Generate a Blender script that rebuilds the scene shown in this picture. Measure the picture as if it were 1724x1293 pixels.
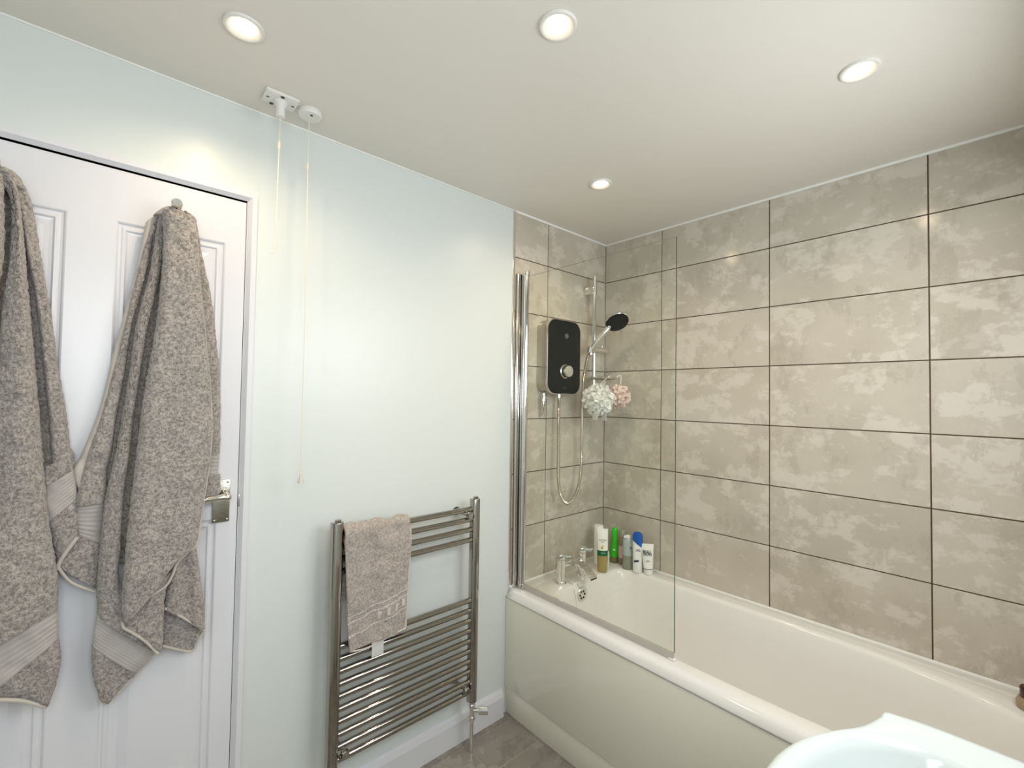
import bpy, bmesh, math, random
import numpy as np
from mathutils import Vector, Matrix
random.seed(7); RNG = np.random.default_rng(7)
for o in list(bpy.data.objects): bpy.data.objects.remove(o)
SC = bpy.context.scene; COL = SC.collection
PI = math.pi

# ------------------------------------------------------------------ camera
# frame: wall_back is the plane y=0, wall_right the plane x=0, floor z=0 (metres)
cd = bpy.data.cameras.new('camera'); cam = bpy.data.objects.new('camera', cd); COL.objects.link(cam)
yaw, pit, rol = 0.7305, 0.0277, 0.0155
F = Vector((math.sin(yaw)*math.cos(pit), math.cos(yaw)*math.cos(pit), math.sin(pit)))
R = Vector((math.cos(yaw), -math.sin(yaw), 0)); U = R.cross(F)
R2 = R*math.cos(rol)+U*math.sin(rol); U2 = -R*math.sin(rol)+U*math.cos(rol)
M = Matrix.Identity(4)
for i in range(3): M[i][0] = R2[i]; M[i][1] = U2[i]; M[i][2] = -F[i]
M[0][3], M[1][3], M[2][3] = -2.0813, -1.548, 1.4094
cam.matrix_world = M
cd.sensor_width = 36; cd.sensor_fit = 'HORIZONTAL'; cd.lens = 36*765.4/1724; cd.clip_start = 0.01
SC.camera = cam

# ------------------------------------------------------------------ light and exposure
SC.view_settings.view_transform = 'Standard'; SC.view_settings.look = 'None'
SC.view_settings.gamma = 1; SC.view_settings.use_curve_mapping = False
SC.view_settings.exposure = 0.28
W = bpy.data.worlds.new('world'); SC.world = W; W.use_nodes = True
bg = W.node_tree.nodes['Background']; bg.inputs[0].default_value = (.75, .88, 1, 1); bg.inputs[1].default_value = 1.0
def area_light(name, loc, rot, sx, sy, power, color):
    l = bpy.data.lights.new(name, 'AREA'); l.shape = 'RECTANGLE'; l.size = sx; l.size_y = sy
    l.energy = power; l.color = color
    o = bpy.data.objects.new(name, l); COL.objects.link(o); o.location = loc; o.rotation_euler = rot; return o
# daylight through the frosted window in the wall behind the camera
area_light('window_or_fill_light', (-.88, -1.79, 1.60), (math.radians(74), 0, 0), .92, .80, 12.5, (.88, .95, 1.0))
# added fill lamp left of the camera, to brighten the lower door
area_light('window_or_fill_light', (-2.12, -1.79, 1.45), (math.radians(66), 0, 0), .68, 1.05, 14.5, (.88, .95, 1.0))
DOWN_W, DOWN_C, LENS_E = 7.0, (1, .80, .55), 16

# ------------------------------------------------------------------ helpers
def nodes(m): return m.node_tree.nodes, m.node_tree.links
def mat(name, col, rough=.5, metal=0, **kw):
    m = bpy.data.materials.new(name); m.use_nodes = True
    b = m.node_tree.nodes['Principled BSDF']
    b.inputs['Base Color'].default_value = (*col, 1); b.inputs['Roughness'].default_value = rough; b.inputs['Metallic'].default_value = metal
    for k, v in kw.items():
        k = k.replace('_', ' ')
        b.inputs[k].default_value = v if not isinstance(v, tuple) else (*v, 1)
    return m
def srgb(r, g, b):
    return tuple(((c/255)/12.92 if c/255 <= .04045 else ((c/255+.055)/1.055)**2.4) for c in (r, g, b))
def add_bump(m, scale, strength, dist=.002, detail=3, coord='Object'):
    N, L = nodes(m); tc = N.new('ShaderNodeTexCoord'); n = N.new('ShaderNodeTexNoise'); n.inputs['Scale'].default_value = scale; n.inputs['Detail'].default_value = detail
    b = N.new('ShaderNodeBump'); b.inputs['Strength'].default_value = strength; b.inputs['Distance'].default_value = dist
    L.new(tc.outputs[coord], n.inputs['Vector']); L.new(n.outputs['Fac'], b.inputs['Height']); L.new(b.outputs['Normal'], N['Principled BSDF'].inputs['Normal'])
    return m
def stone_mat(name, dark, mid, light, rough, sc=1.0, spec=.5):
    """cement-look porcelain: soft clouds and ragged brushed patches; different on every tile"""
    m = mat(name, mid, rough); N, L = nodes(m); B = N['Principled BSDF']
    tc = N.new('ShaderNodeTexCoord'); oi = N.new('ShaderNodeObjectInfo')
    mul = N.new('ShaderNodeMath'); mul.operation = 'MULTIPLY'; mul.inputs[1].default_value = 37
    L.new(oi.outputs['Random'], mul.inputs[0])
    add = N.new('ShaderNodeVectorMath'); add.operation = 'ADD'; L.new(tc.outputs['Object'], add.inputs[0]); L.new(mul.outputs[0], add.inputs[1])
    def noise(s, d, r, stretch=(1, 1, 1)):
        mp = N.new('ShaderNodeMapping'); mp.inputs['Scale'].default_value = stretch; L.new(add.outputs[0], mp.inputs[0])
        n = N.new('ShaderNodeTexNoise'); n.inputs['Scale'].default_value = s*sc; n.inputs['Detail'].default_value = d; n.inputs['Roughness'].default_value = r
        L.new(mp.outputs[0], n.inputs['Vector']); return n
    def ramp(src, a, b):
        r = N.new('ShaderNodeMapRange'); r.inputs[1].default_value = a; r.inputs[2].default_value = b; L.new(src, r.inputs[0]); return r.outputs[0]
    def mix(f, a, b):
        x = N.new('ShaderNodeMix'); x.data_type = 'RGBA'
        if f is not None: L.new(f, x.inputs[0])
        for s, i in ((a, 6), (b, 7)):
            if isinstance(s, tuple): x.inputs[i].default_value = (*s, 1)
            else: L.new(s, x.inputs[i])
        return x.outputs[2]
    cloud = ramp(noise(3.2, 3, .55).outputs['Fac'], .38, .64)
    patch = ramp(noise(8, 8, .66, (1.0, 1.0, 1.5)).outputs['Fac'], .51, .57)
    patch2 = ramp(noise(6, 7, .7, (1.4, 1.4, .8)).outputs['Fac'], .55, .60)
    grain = ramp(noise(120, 2, .5).outputs['Fac'], .2, .8)
    pm = N.new('ShaderNodeMath'); pm.operation = 'MULTIPLY'; pm.inputs[1].default_value = .55; L.new(patch, pm.inputs[0])
    pm2 = N.new('ShaderNodeMath'); pm2.operation = 'MULTIPLY'; pm2.inputs[1].default_value = .5; L.new(patch2, pm2.inputs[0])
    gm = N.new('ShaderNodeMath'); gm.operation = 'MULTIPLY'; gm.inputs[1].default_value = .12; L.new(grain, gm.inputs[0])
    c = mix(cloud, mid, tuple(.5*a+.5*b for a, b in zip(mid, dark)))
    c = mix(pm.outputs[0], c, light); c = mix(pm2.outputs[0], c, dark); c = mix(gm.outputs[0], c, light)
    L.new(c, B.inputs['Base Color'])
    rr = N.new('ShaderNodeMapRange'); rr.inputs[3].default_value = rough*.85; rr.inputs[4].default_value = rough*1.2; L.new(patch, rr.inputs[0]); L.new(rr.outputs[0], B.inputs['Roughness'])
    bp = N.new('ShaderNodeBump'); bp.inputs['Strength'].default_value = .04; bp.inputs['Distance'].default_value = .0005; L.new(patch, bp.inputs['Height']); L.new(bp.outputs[0], B.inputs['Normal'])
    return m

def setp(o, label=None, cat=None, group=None, kind=None):
    if label: o['label'] = label
    if cat: o['category'] = cat
    if group: o['group'] = group
    if kind: o['kind'] = kind
    return o
def empty(name, loc, label, cat, group=None):
    o = bpy.data.objects.new(name, None); COL.objects.link(o); o.location = loc; o.empty_display_size = .05
    return setp(o, label, cat, group)
def world_loc(p):
    v = Vector((0, 0, 0))
    while p: v += p.location; p = p.parent
    return v
def link(name, me, m, parent=None, smooth=False):
    """me is in world coordinates; shift it so that it is right under its parent"""
    if parent is not None: me.transform(Matrix.Translation(-world_loc(parent)))
    if m is not None and not len(me.materials): me.materials.append(m)
    if smooth: me.polygons.foreach_set('use_smooth', [True]*len(me.polygons))
    me.update()
    o = bpy.data.objects.new(name, me); COL.objects.link(o)
    if parent is not None: o.parent = parent
    return o
def pyd(verts, faces):
    me = bpy.data.meshes.new('mesh'); me.from_pydata([tuple(v) for v in verts], [], faces); me.update(); return me
class MB:
    """collects shapes into one bmesh"""
    def __init__(s): s.bm = bmesh.new()
    def _add(s, bm2, mtx=None):
        if mtx is not None: bm2.transform(mtx)
        me = bpy.data.meshes.new('t'); bm2.to_mesh(me); bm2.free(); s.bm.from_mesh(me); bpy.data.meshes.remove(me); return s
    def box(s, a, b, bev=0, seg=2):
        bm = bmesh.new(); bmesh.ops.create_cube(bm, size=1)
        for v in bm.verts: v.co = Vector([(a[i]+b[i])/2+v.co[i]*(b[i]-a[i]) for i in range(3)])
        if bev: bmesh.ops.bevel(bm, geom=bm.edges[:], offset=bev, segments=seg, affect='EDGES', profile=.5)
        return s._add(bm)
    def lathe(s, prof, loc=(0, 0, 0), axis=(0, 0, 1), seg=32, cap=True, sx=1, sy=1, rot=0):
        """profile of (radius, height) turned about axis"""
        bm = bmesh.new(); rings = []
        for r, z in prof:
            if r < 1e-6: rings.append([bm.verts.new((0, 0, z))])
            else: rings.append([bm.verts.new((r*sx*math.cos(2*PI*i/seg+rot), r*sy*math.sin(2*PI*i/seg+rot), z)) for i in range(seg)])
        for A, B in zip(rings, rings[1:]):
            for i in range(seg):
                j = (i+1) % seg
                if len(A) == 1 and len(B) > 1: bm.faces.new((A[0], B[j], B[i]))
                elif len(B) == 1 and len(A) > 1: bm.faces.new((A[i], A[j], B[0]))
                elif len(A) > 1: bm.faces.new((A[i], A[j], B[j], B[i]))
        if cap:
            if len(rings[0]) > 1: bm.faces.new(rings[0][::-1])
            if len(rings[-1]) > 1: bm.faces.new(rings[-1])
        bmesh.ops.recalc_face_normals(bm, faces=bm.faces[:])
        q = Vector((0, 0, 1)).rotation_difference(Vector(axis).normalized()).to_matrix().to_4x4()
        return s._add(bm, Matrix.Translation(loc) @ q)
    def cyl(s, a, b, r, seg=24, r2=None):
        a, b = Vector(a), Vector(b); h = (b-a).length; r2 = r if r2 is None else r2; e = min(r, r2, h/2)*.12
        return s.lathe([(r-e, 0), (r, e), (r2, h-e), (r2-e, h)], a, b-a, seg)
    def sphere(s, c, r, seg=24, sc=(1, 1, 1)):
        bm = bmesh.new(); bmesh.ops.create_uvsphere(bm, u_segments=seg, v_segments=seg//2, radius=r)
        return s._add(bm, Matrix.Translation(c) @ Matrix.Diagonal((*sc, 1)))
    def tube(s, pts, r, seg=10, rf=None, closed=False):
        bm = bmesh.new(); P = [Vector(p) for p in pts]; n = len(P); rings = []; up = Vector((.31, .17, .93))
        for i, p in enumerate(P):
            if closed: t = P[(i+1) % n]-P[i-1]
            else: t = P[min(i+1, n-1)]-P[max(i-1, 0)]
            t.normalize(); x = up-up.dot(t)*t
            if x.length < 1e-4: x = t.orthogonal()
            x.normalize(); up = x; y = t.cross(x); rr = r if rf is None else rf(i, n)*r
            rings.append([bm.verts.new(p+rr*(x*math.cos(2*PI*k/seg)+y*math.sin(2*PI*k/seg))) for k in range(seg)])
        for i in range(n if closed else n-1):
            A, B = rings[i], rings[(i+1) % n]
            for k in range(seg): bm.faces.new((A[k], A[(k+1) % seg], B[(k+1) % seg], B[k]))
        if not closed: bm.faces.new(rings[0][::-1]); bm.faces.new(rings[-1])
        return s._add(bm)
    def prism(s, poly, z0, z1, mtx=None, bev=0, seg=2):
        """polygon in xy pulled from z0 to z1"""
        bm = bmesh.new(); A = [bm.verts.new((x, y, z0)) for x, y in poly]; B = [bm.verts.new((x, y, z1)) for x, y in poly]; n = len(poly)
        bm.faces.new(A[::-1]); top = bm.faces.new(B)
        for i in range(n): bm.faces.new((A[i], A[(i+1) % n], B[(i+1) % n], B[i]))
        bmesh.ops.recalc_face_normals(bm, faces=bm.faces[:])
        if bev: bmesh.ops.bevel(bm, geom=top.edges[:], offset=bev, segments=seg, affect='EDGES', profile=.5)
        return s._add(bm, mtx)
    def mesh(s):
        me = bpy.data.meshes.new('mesh'); s.bm.to_mesh(me); s.bm.free(); return me
    def build(s, name, m, parent=None, smooth=True):
        me = s.mesh()
        o = link(name, me, m, parent, smooth)
        if smooth:
            try: me.set_sharp_from_angle(angle=math.radians(38))
            except Exception: pass
        return o
def catmull(P, n):
    P = [Vector(p) for p in P]; out = []
    for i in range(len(P)-1):
        a, b, c, d = P[max(i-1, 0)], P[i], P[i+1], P[min(i+2, len(P)-1)]
        for k in range(n):
            t = k/n; out.append(.5*((2*b)+(c-a)*t+(2*a-5*b+4*c-d)*t*t+(3*b-a-3*c+d)*t**3))
    out.append(P[-1]); return out
def rrect(w, h, r, n=8, c=(0, 0)):
    pts = []
    for cx, cy, a in ((w/2-r, h/2-r, 0), (-w/2+r, h/2-r, 90), (-w/2+r, -h/2+r, 180), (w/2-r, -h/2+r, 270)):
        for k in range(n+1):
            t = math.radians(a+90*k/n); pts.append((c[0]+cx+r*math.cos(t), c[1]+cy+r*math.sin(t)))
    return pts
FRONT = Matrix(((1, 0, 0, 0), (0, 0, -1, 0), (0, 1, 0, 0), (0, 0, 0, 1)))   # xy plane -> xz plane, +z -> -y

# ------------------------------------------------------------------ materials
M_PAINT = add_bump(mat('pale_wall_paint', (.715, .745, .722), .33), 9, .06, .02, 2)
M_CEIL = add_bump(mat('ceiling_paint', (.78, .74, .67), .45), 6, .05, .02, 2)
M_WHITE = mat('white_gloss_paint', (.74, .73, .76), .3)
M_TILE = stone_mat('cement_wall_tile', srgb(172, 162, 147), srgb(197, 188, 174), srgb(218, 210, 199), .17)
M_FLOOR = stone_mat('cement_floor_tile', srgb(108, 102, 94), srgb(142, 135, 126), srgb(168, 161, 150), .3)
M_GROUT = mat('brown_grout', srgb(84, 66, 50), .8)
M_FGROUT = mat('cream_grout', srgb(196, 188, 172), .8)
M_CHROME = mat('chrome', (.80, .79, .77), .06, 1)
M_CHROME2 = mat('dark_chrome', (.40, .375, .345), .06, 1)
M_SATIN = mat('worn_nickel', (.55, .53, .46), .25, 1)
add_bump(M_SATIN, 90, .3, .002)
M_BATH = mat('white_acrylic', (.84, .81, .77), .12, Coat_Weight=.2)
M_PANEL = mat('cream_gloss_panel', srgb(236, 232, 217), .05, Coat_Weight=.35, Coat_Roughness=.03)
M_CERAMIC = mat('white_ceramic', (.66, .71, .71), .10, Coat_Weight=.2)
M_BLACK = mat('black_gloss', (.004, .0035, .003), .45, Specular_IOR_Level=.12)
M_RUBBER = mat('black_rubber', (.02, .02, .02), .5)
M_PLASTIC = mat('white_plastic', (.80, .78, .74), .35)
M_PLASTIC2 = mat('ivory_cord', (.82, .76, .62), .5)
M_SILVER = mat('silver_plastic', (.52, .50, .44), .22, .85)
M_SILICONE = mat('white_silicone', (.88, .87, .83), .35)
M_SEAL = mat('clear_seal', (.55, .50, .46), .2, Alpha=.55)
M_DARKEDGE = mat('glass_cut_edge', (.04, .06, .04), .1)
def glass(name, tint, ior=1.22):
    m = bpy.data.materials.new(name); m.use_nodes = True; N, L = nodes(m); N.remove(N['Principled BSDF'])
    t = N.new('ShaderNodeBsdfTransparent'); t.inputs[0].default_value = (*tint, 1)
    g = N.new('ShaderNodeBsdfGlossy'); g.inputs['Roughness'].default_value = .01; g.inputs[0].default_value = (1, 1, 1, 1)
    # Schlick reflectance, the same on both faces of the thin pane
    lw = N.new('ShaderNodeLayerWeight'); lw.inputs[0].default_value = .5; pw = N.new('ShaderNodeMath'); pw.operation = 'POWER'; pw.inputs[1].default_value = 5
    L.new(lw.outputs['Facing'], pw.inputs[0]); f = N.new('ShaderNodeMath'); f.operation = 'MULTIPLY_ADD'; r0 = ((ior-1)/(ior+1))**2; f.inputs[1].default_value = 1-r0; f.inputs[2].default_value = r0
    L.new(pw.outputs[0], f.inputs[0]); x = N.new('ShaderNodeMixShader')
    L.new(f.outputs[0], x.inputs[0]); L.new(t.outputs[0], x.inputs[1]); L.new(g.outputs[0], x.inputs[2]); L.new(x.outputs[0], N['Material Output'].inputs[0]); return m
M_GLASS = glass('clear_glass', (.975, .988, .965))
def terry(name, col, col2, tuft=170):
    m = mat(name, col, .95, Sheen_Weight=.35, Sheen_Roughness=.5); N, L = nodes(m); B = N['Principled BSDF']
    tc = N.new('ShaderNodeTexCoord')
    n = N.new('ShaderNodeTexNoise'); n.inputs['Scale'].default_value = tuft; n.inputs['Detail'].default_value = 3
    n2 = N.new('ShaderNodeTexNoise'); n2.inputs['Scale'].default_value = 140; n2.inputs['Detail'].default_value = 3
    v = N.new('ShaderNodeTexVoronoi'); v.inputs['Scale'].default_value = tuft*1.7
    for q in (n, n2, v): L.new(tc.outputs['Object'], q.inputs['Vector'])
    a = N.new('ShaderNodeMath'); a.operation = 'ADD'; L.new(n.outputs['Fac'], a.inputs[0]); L.new(n2.outputs['Fac'], a.inputs[1])
    r = N.new('ShaderNodeMapRange'); r.inputs[1].default_value = .78; r.inputs[2].default_value = 1.20; L.new(a.outputs[0], r.inputs[0])
    x = N.new('ShaderNodeMix'); x.data_type = 'RGBA'; x.inputs[6].default_value = (*col2, 1); x.inputs[7].default_value = (*col, 1)
    L.new(r.outputs[0], x.inputs[0]); L.new(x.outputs[2], B.inputs['Base Color'])
    s = N.new('ShaderNodeMath'); s.operation = 'SUBTRACT'; L.new(n.outputs['Fac'], s.inputs[0]); L.new(v.outputs['Distance'], s.inputs[1])
    b = N.new('ShaderNodeBump'); b.inputs['Strength'].default_value = .6; b.inputs['Distance'].default_value = .002
    L.new(s.outputs[0], b.inputs['Height']); L.new(b.outputs[0], B.inputs['Normal']); return m
M_TOWEL = terry('grey_terry', srgb(184, 175, 168), srgb(122, 113, 107), 330)
M_HTOWEL = terry('pinkish_grey_terry', srgb(190, 178, 170), srgb(148, 137, 129), 230)
def woven(name, col, axis_scale=1.0):
    m = mat(name, col, .7, Sheen_Weight=.3); return add_bump(m, 400, .3, .001)
M_BAND = woven('woven_band_cloth', srgb(176, 168, 163)); M_HEM = woven('hem_cloth', srgb(192, 184, 174)); M_HHEM = woven('pale_hem', srgb(206, 196, 190))
def emis(name, col, s):
    m = mat(name, (.8, .8, .8), .4); b = m.node_tree.nodes['Principled BSDF']; b.inputs['Emission Color'].default_value = (*col, 1); b.inputs['Emission Strength'].default_value = s; return m
M_LENS = emis('lit_lens', (1, .74, .42), LENS_E)

# ------------------------------------------------------------------ the room
XL, YF, H = -2.66, -1.75, 2.27      # left wall, front wall (behind the camera), ceiling
fl = setp(MB().box((XL-.1, YF-.1, -.06), (.1, .12, -.0025)).build('floor', M_FGROUT, None, False), kind='structure')
ce = setp(MB().box((XL-.1, YF-.1, H), (.1, .12, H+.08)).build('ceiling', M_CEIL, None, False), kind='structure')
# door opening: x -2.540..-1.775, z 0..1.983
wb = MB()
wb.box((-.690, .010, 0), (.1, .12, H)); wb.box((-1.777, 0, 0), (-.690, .12, H)); wb.box((-2.545, 0, 1.985), (-1.777, .12, H)); wb.box((XL-.1, 0, 0), (-2.545, .12, H))
wall_back = setp(wb.build('wall_back', M_PAINT, None, False), kind='structure')
wr = MB().box((.010, YF-.1, 0), (.12, .01, H))
wall_right = setp(wr.build('wall_right', M_PAINT, None, False), kind='structure')
setp(MB().box((XL-.1, YF-.1, 0), (XL, .01, H)).build('wall_left', M_PAINT, None, False), kind='structure')
# front wall, behind the camera, with a frosted window set deep in it and a second one made up for the fill
WINS = ((-1.38, -.38, 1.17, 2.04), (-2.50, -1.74, .88, 2.04))  # second entry is an added opening for the fill lamp
wf = MB(); xs = [XL-.1, -2.50, -1.74, -1.38, -.38, .1]
for x0, x1 in zip(xs, xs[1:]):
    w = [q for q in WINS if q[0] == x0]
    if w: wf.box((x0, YF-.16, 0), (x1, YF, w[0][2])); wf.box((x0, YF-.16, w[0][3]), (x1, YF, H))
    else: wf.box((x0, YF-.16, 0), (x1, YF, H))
setp(wf.build('wall_front', M_PAINT, None, False), kind='structure')
M_FROST = mat('frosted_glass', (.75, .85, .9), .5)
for k, (a0, a1, b0, b1) in enumerate(WINS):
    win = MB()
    for p, q in (((a0, YF-.13, b0), (a0+.04, YF-.06, b1)), ((a1-.04, YF-.13, b0), (a1, YF-.06, b1)), ((a0+.04, YF-.13, b0), (a1-.04, YF-.06, b0+.04)), ((a0+.04, YF-.13, b1-.04), (a1-.04, YF-.06, b1))): win.box(p, q, .004)
    w1 = setp(win.build('window_%d' % (k+1), M_WHITE, None, False), kind='structure')  # number two is made up, to go with the fill lamp
    MB().box((a0+.04, YF-.105, b0+.04), (a1-.04, YF-.095, b1-.04)).build('pane', M_FROST, w1, False)

def grout_and_tiles():
    # grout beds, recessed 2 mm behind the tile faces
    MB().box((-.688, .002, .52), (-.001, .0101, H)).build('grout', M_GROUT, wall_back, False)
    MB().box((.002, YF, .52), (.0101, .0, H)).build('grout', M_GROUT, wall_right, False)
    cache = {}
    zs = [.52]+[.805+.25*k for k in range(6)]+[H-.001]
    def tile(x0, x1, z0, z1, on_back):
        g = .0021; w, h = x1-x0-2*g, z1-z0-2*g
        key = (round(w, 4), round(h, 4), on_back)
        if key not in cache:
            bm = MB()
            if on_back: bm.box((-w/2, 0, -h/2), (w/2, .007, h/2), .0005, 1)
            else: bm.box((0, -w/2, -h/2), (.007, w/2, h/2), .0005, 1)
            me = bm.mesh(); me.materials.append(M_TILE); cache[key] = me
        o = bpy.data.objects.new('tile', cache[key]); COL.objects.link(o)
        j = random.uniform(-.0003, .0003)
        if on_back: o.location = ((x0+x1)/2, j, (z0+z1)/2); o.parent = wall_back
        else: o.location = (j, (x0+x1)/2, (z0+z1)/2); o.parent = wall_right
        return o
    for z0, z1 in zip(zs, zs[1:]):
        for x0, x1 in ((-.6883, -.4667), (-.4667, 0.0)): tile(x0, x1, z0, z1, True)
        for y0, y1 in ((-.3475, .0), (-.847, -.3475), (-1.3465, -.847), (YF, -1.3465)): tile(y0, y1, z0, z1, False)
grout_and_tiles()
# floor tiles, laid crosswise
def floor_tiles():
    cache = {}; xs = [-3.0, -2.36, -1.76, -1.26, -.965, -.40, .1]
    rows = [(-.045, .11), (-.215, -.045), (-.515, -.215), (-.815, -.515), (-1.115, -.815), (-1.415, -1.115), (-1.715, -1.415), (-1.85, -1.715)]
    g = .0015
    for k, (y0, y1) in enumerate(rows):
        if k == 0: X = [XL-.05, -1.56, -.965, .05]
        elif k == 1: X = [XL-.05, -2.16, -1.56, -.955, -.355, .05]
        else:
            s = -.955-.3*((k) % 2); X = [XL-.05]+[x for x in [s-1.2, s-.6, s, s+.6] if XL < x < 0]+[.05]
        for x0, x1 in zip(X, X[1:]):
            w, h = x1-x0-2*g, y1-y0-2*g; key = (round(w, 3), round(h, 3))
            if key not in cache:
                me = MB().box((-w/2, -h/2, -.006), (w/2, h/2, 0), .0009, 1).mesh(); me.materials.append(M_FLOOR); cache[key] = me
            o = bpy.data.objects.new('tile', cache[key]); COL.objects.link(o); o.location = ((x0+x1)/2, (y0+y1)/2, 0); o.parent = fl
floor_tiles()
# skirting board with a bevelled top, between the door frame and the bath, and along the left part
def skirting(name, x0, x1):
    prof = [(0, 0), (0, .115), (-.006, .115), (-.012, .105), (-.018, .086), (-.018, 0)]
    n = len(prof); v = [(x, y-.0002, z) for x in (x0, x1) for y, z in prof]
    f = [list(range(n)), list(range(2*n-1, n-1, -1))]+[[i, i+n, (i+1) % n+n, (i+1) % n] for i in range(n)]
    me = pyd(v, f); bm = bmesh.new(); bm.from_mesh(me); bmesh.ops.recalc_face_normals(bm, faces=bm.faces[:]); bm.to_mesh(me); bm.free()
    return setp(link(name, me, M_WHITE), kind='structure')
skirting('baseboard_back', -1.750, -.730)
# polished edge strip where the tiling stops, and sealant lines
t1 = MB().box((-.7035, -.0035, .553), (-.6890, .009, H-.001), .0012, 2).build('trim_1', M_CHROME, None); setp(t1, kind='structure')
t1.data.materials[0] = mat('polished_edge_strip', (.82, .80, .76), .12, .9)
sl = MB(); sl.box((-.689, -.007, H-.009), (.001, .002, H+.001), .003); sl.box((-.007, YF, H-.009), (.002, .001, H+.001), .003)
setp(sl.build('trim_2', M_SILICONE), kind='structure')
sl = MB(); sl.box((XL, -.004, H-.0045), (-.69, .002, H+.001), .0012)
setp(sl.build('trim_3', M_SILICONE), kind='structure')
# door frame
def door_frame():
    prof = [(0, .0), (0, -.013), (.014, -.013), (.0235, -.002), (.0235, .05), (0, .05)]     # outward offset from outer edge, y
    xo_r, xo_l, zo = -1.7515, -2.569, 2.0085
    v = []; n = len(prof)
    for kind in range(4):
        for d, y in prof:
            if kind == 0: v.append((xo_r-d, y, 0))
            elif kind == 1: v.append((xo_r-d, y, zo-d))
            elif kind == 2: v.append((xo_l+d, y, zo-d))
            else: v.append((xo_l+d, y, 0))
    f = []
    for k in range(3):
        for i in range(n): j = (i+1) % n; f.append([k*n+i, k*n+j, (k+1)*n+j, (k+1)*n+i])
    f += [list(range(n)), list(range(4*n-1, 3*n-1, -1))]
    me = pyd(v, f); bm = bmesh.new(); bm.from_mesh(me); bmesh.ops.recalc_face_normals(bm, faces=bm.faces[:]); bm.to_mesh(me); bm.free()
    o = setp(link('trim_4', me, M_WHITE), kind='structure')
    s = MB(); s.box((-1.7762, -.0035, 1.072), (-1.7722, .012, 1.108), .0006)
    s.build('strike_plate', M_SATIN, o)
    # the dark gap round the leaf comes from a dark block added behind it
    return o
door_frame()
def door():
    x0, x1, z0, z1 = -2.540, -1.7775, .008, 1.9810
    px = [(-2.405, -2.162), (-2.072, -1.829)]; pz = [(.24, 1.045), (1.19, 1.848)]
    xs = sorted([x0, x1]+[c for p in px for c in p]); zs = sorted([z0, z1]+[c for p in pz for c in p])
    bm = bmesh.new(); g = {}
    for i, x in enumerate(xs):
        for k, z in enumerate(zs): g[i, k] = bm.verts.new((x, .002, z))
    for i in range(len(xs)-1):
        for k in range(len(zs)-1):
            if i in (1, 3) and k in (1, 3): continue
            bm.faces.new((g[i, k], g[i+1, k], g[i+1, k+1], g[i, k+1]))
    me = bpy.data.meshes.new('m'); bm.to_mesh(me); bm.free()
    mb = MB(); mb.bm.from_mesh(me); mb.box((x0, .018, z0), (x1, .038, z1))
    for a, b in (((x0, .002, z0), (x0+.001, .02, z1)), ((x1-.001, .002, z0), (x1, .02, z1)), ((x0, .002, z1-.001), (x1, .02, z1))): mb.box(a, b)
    d = setp(mb.build('door_1', M_WHITE, None, False), kind='structure')
    add_bump(M_WHITE, 260, .05, .001)
    for a, b in px:
        for c, e in pz:
            rings = [(0, .002), (.003, .0035), (.006, .007), (.011, .0085), (.014, .006), (.020, .0055), (.024, .009), (.030, .010), (.040, .010), (.062, .0035), (.066, .0035)]
            v = []; f = []
            for off, y in rings: v += [(a+off, y, c+off), (b-off, y, c+off), (b-off, y, e-off), (a+off, y, e-off)]
            for r in range(len(rings)-1):
                for i in range(4): j = (i+1) % 4; f.append([4*r+i, 4*r+j, 4*r+4+j, 4*r+4+i])
            k = 4*(len(rings)-1); f.append([k, k+1, k+2, k+3])
            link('door_panel', pyd(v, f), M_WHITE, d)
    # lever handle on a rectangular plate
    h = MB().box((-1.842, -.004, 1.033), (-1.7985, .002, 1.155), .0015)
    for x in (-1.836, -1.8045):
        for z in (1.040, 1.148): h.sphere((x, -.0045, z), .0038, 12, (1, .5, 1))
    hp = h.build('handle_plate', M_SATIN, d)
    lv = MB().lathe([(.016, 0), (.016, .006), (.011, .012), (.010, .045), (.008, .048)], (-1.815, -.003, 1.112), (0, -1, 0), 24)
    lv.tube(catmull([(-1.812, -.047, 1.112), (-1.835, -.050, 1.113), (-1.87, -.051, 1.111), (-1.905, -.051, 1.103), (-1.925, -.050, 1.097)], 6), .0085, 14, lambda i, n: 1.15-.35*i/n)
    lv.sphere((-1.813, -.047, 1.112), .0115, 16)
    lv.build('lever', mat('polished_nickel', (.72, .68, .60), .12, 1), hp)
    return d
door()
# added block behind the door leaf; the gap's shade is put into its colour
MB().box((-2.56, .052, 0), (-1.76, .12, 1.99)).build('gap_shade_block', mat('gap_shade', (.03, .02, .02), .9), None, False)['kind'] = 'structure'

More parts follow.
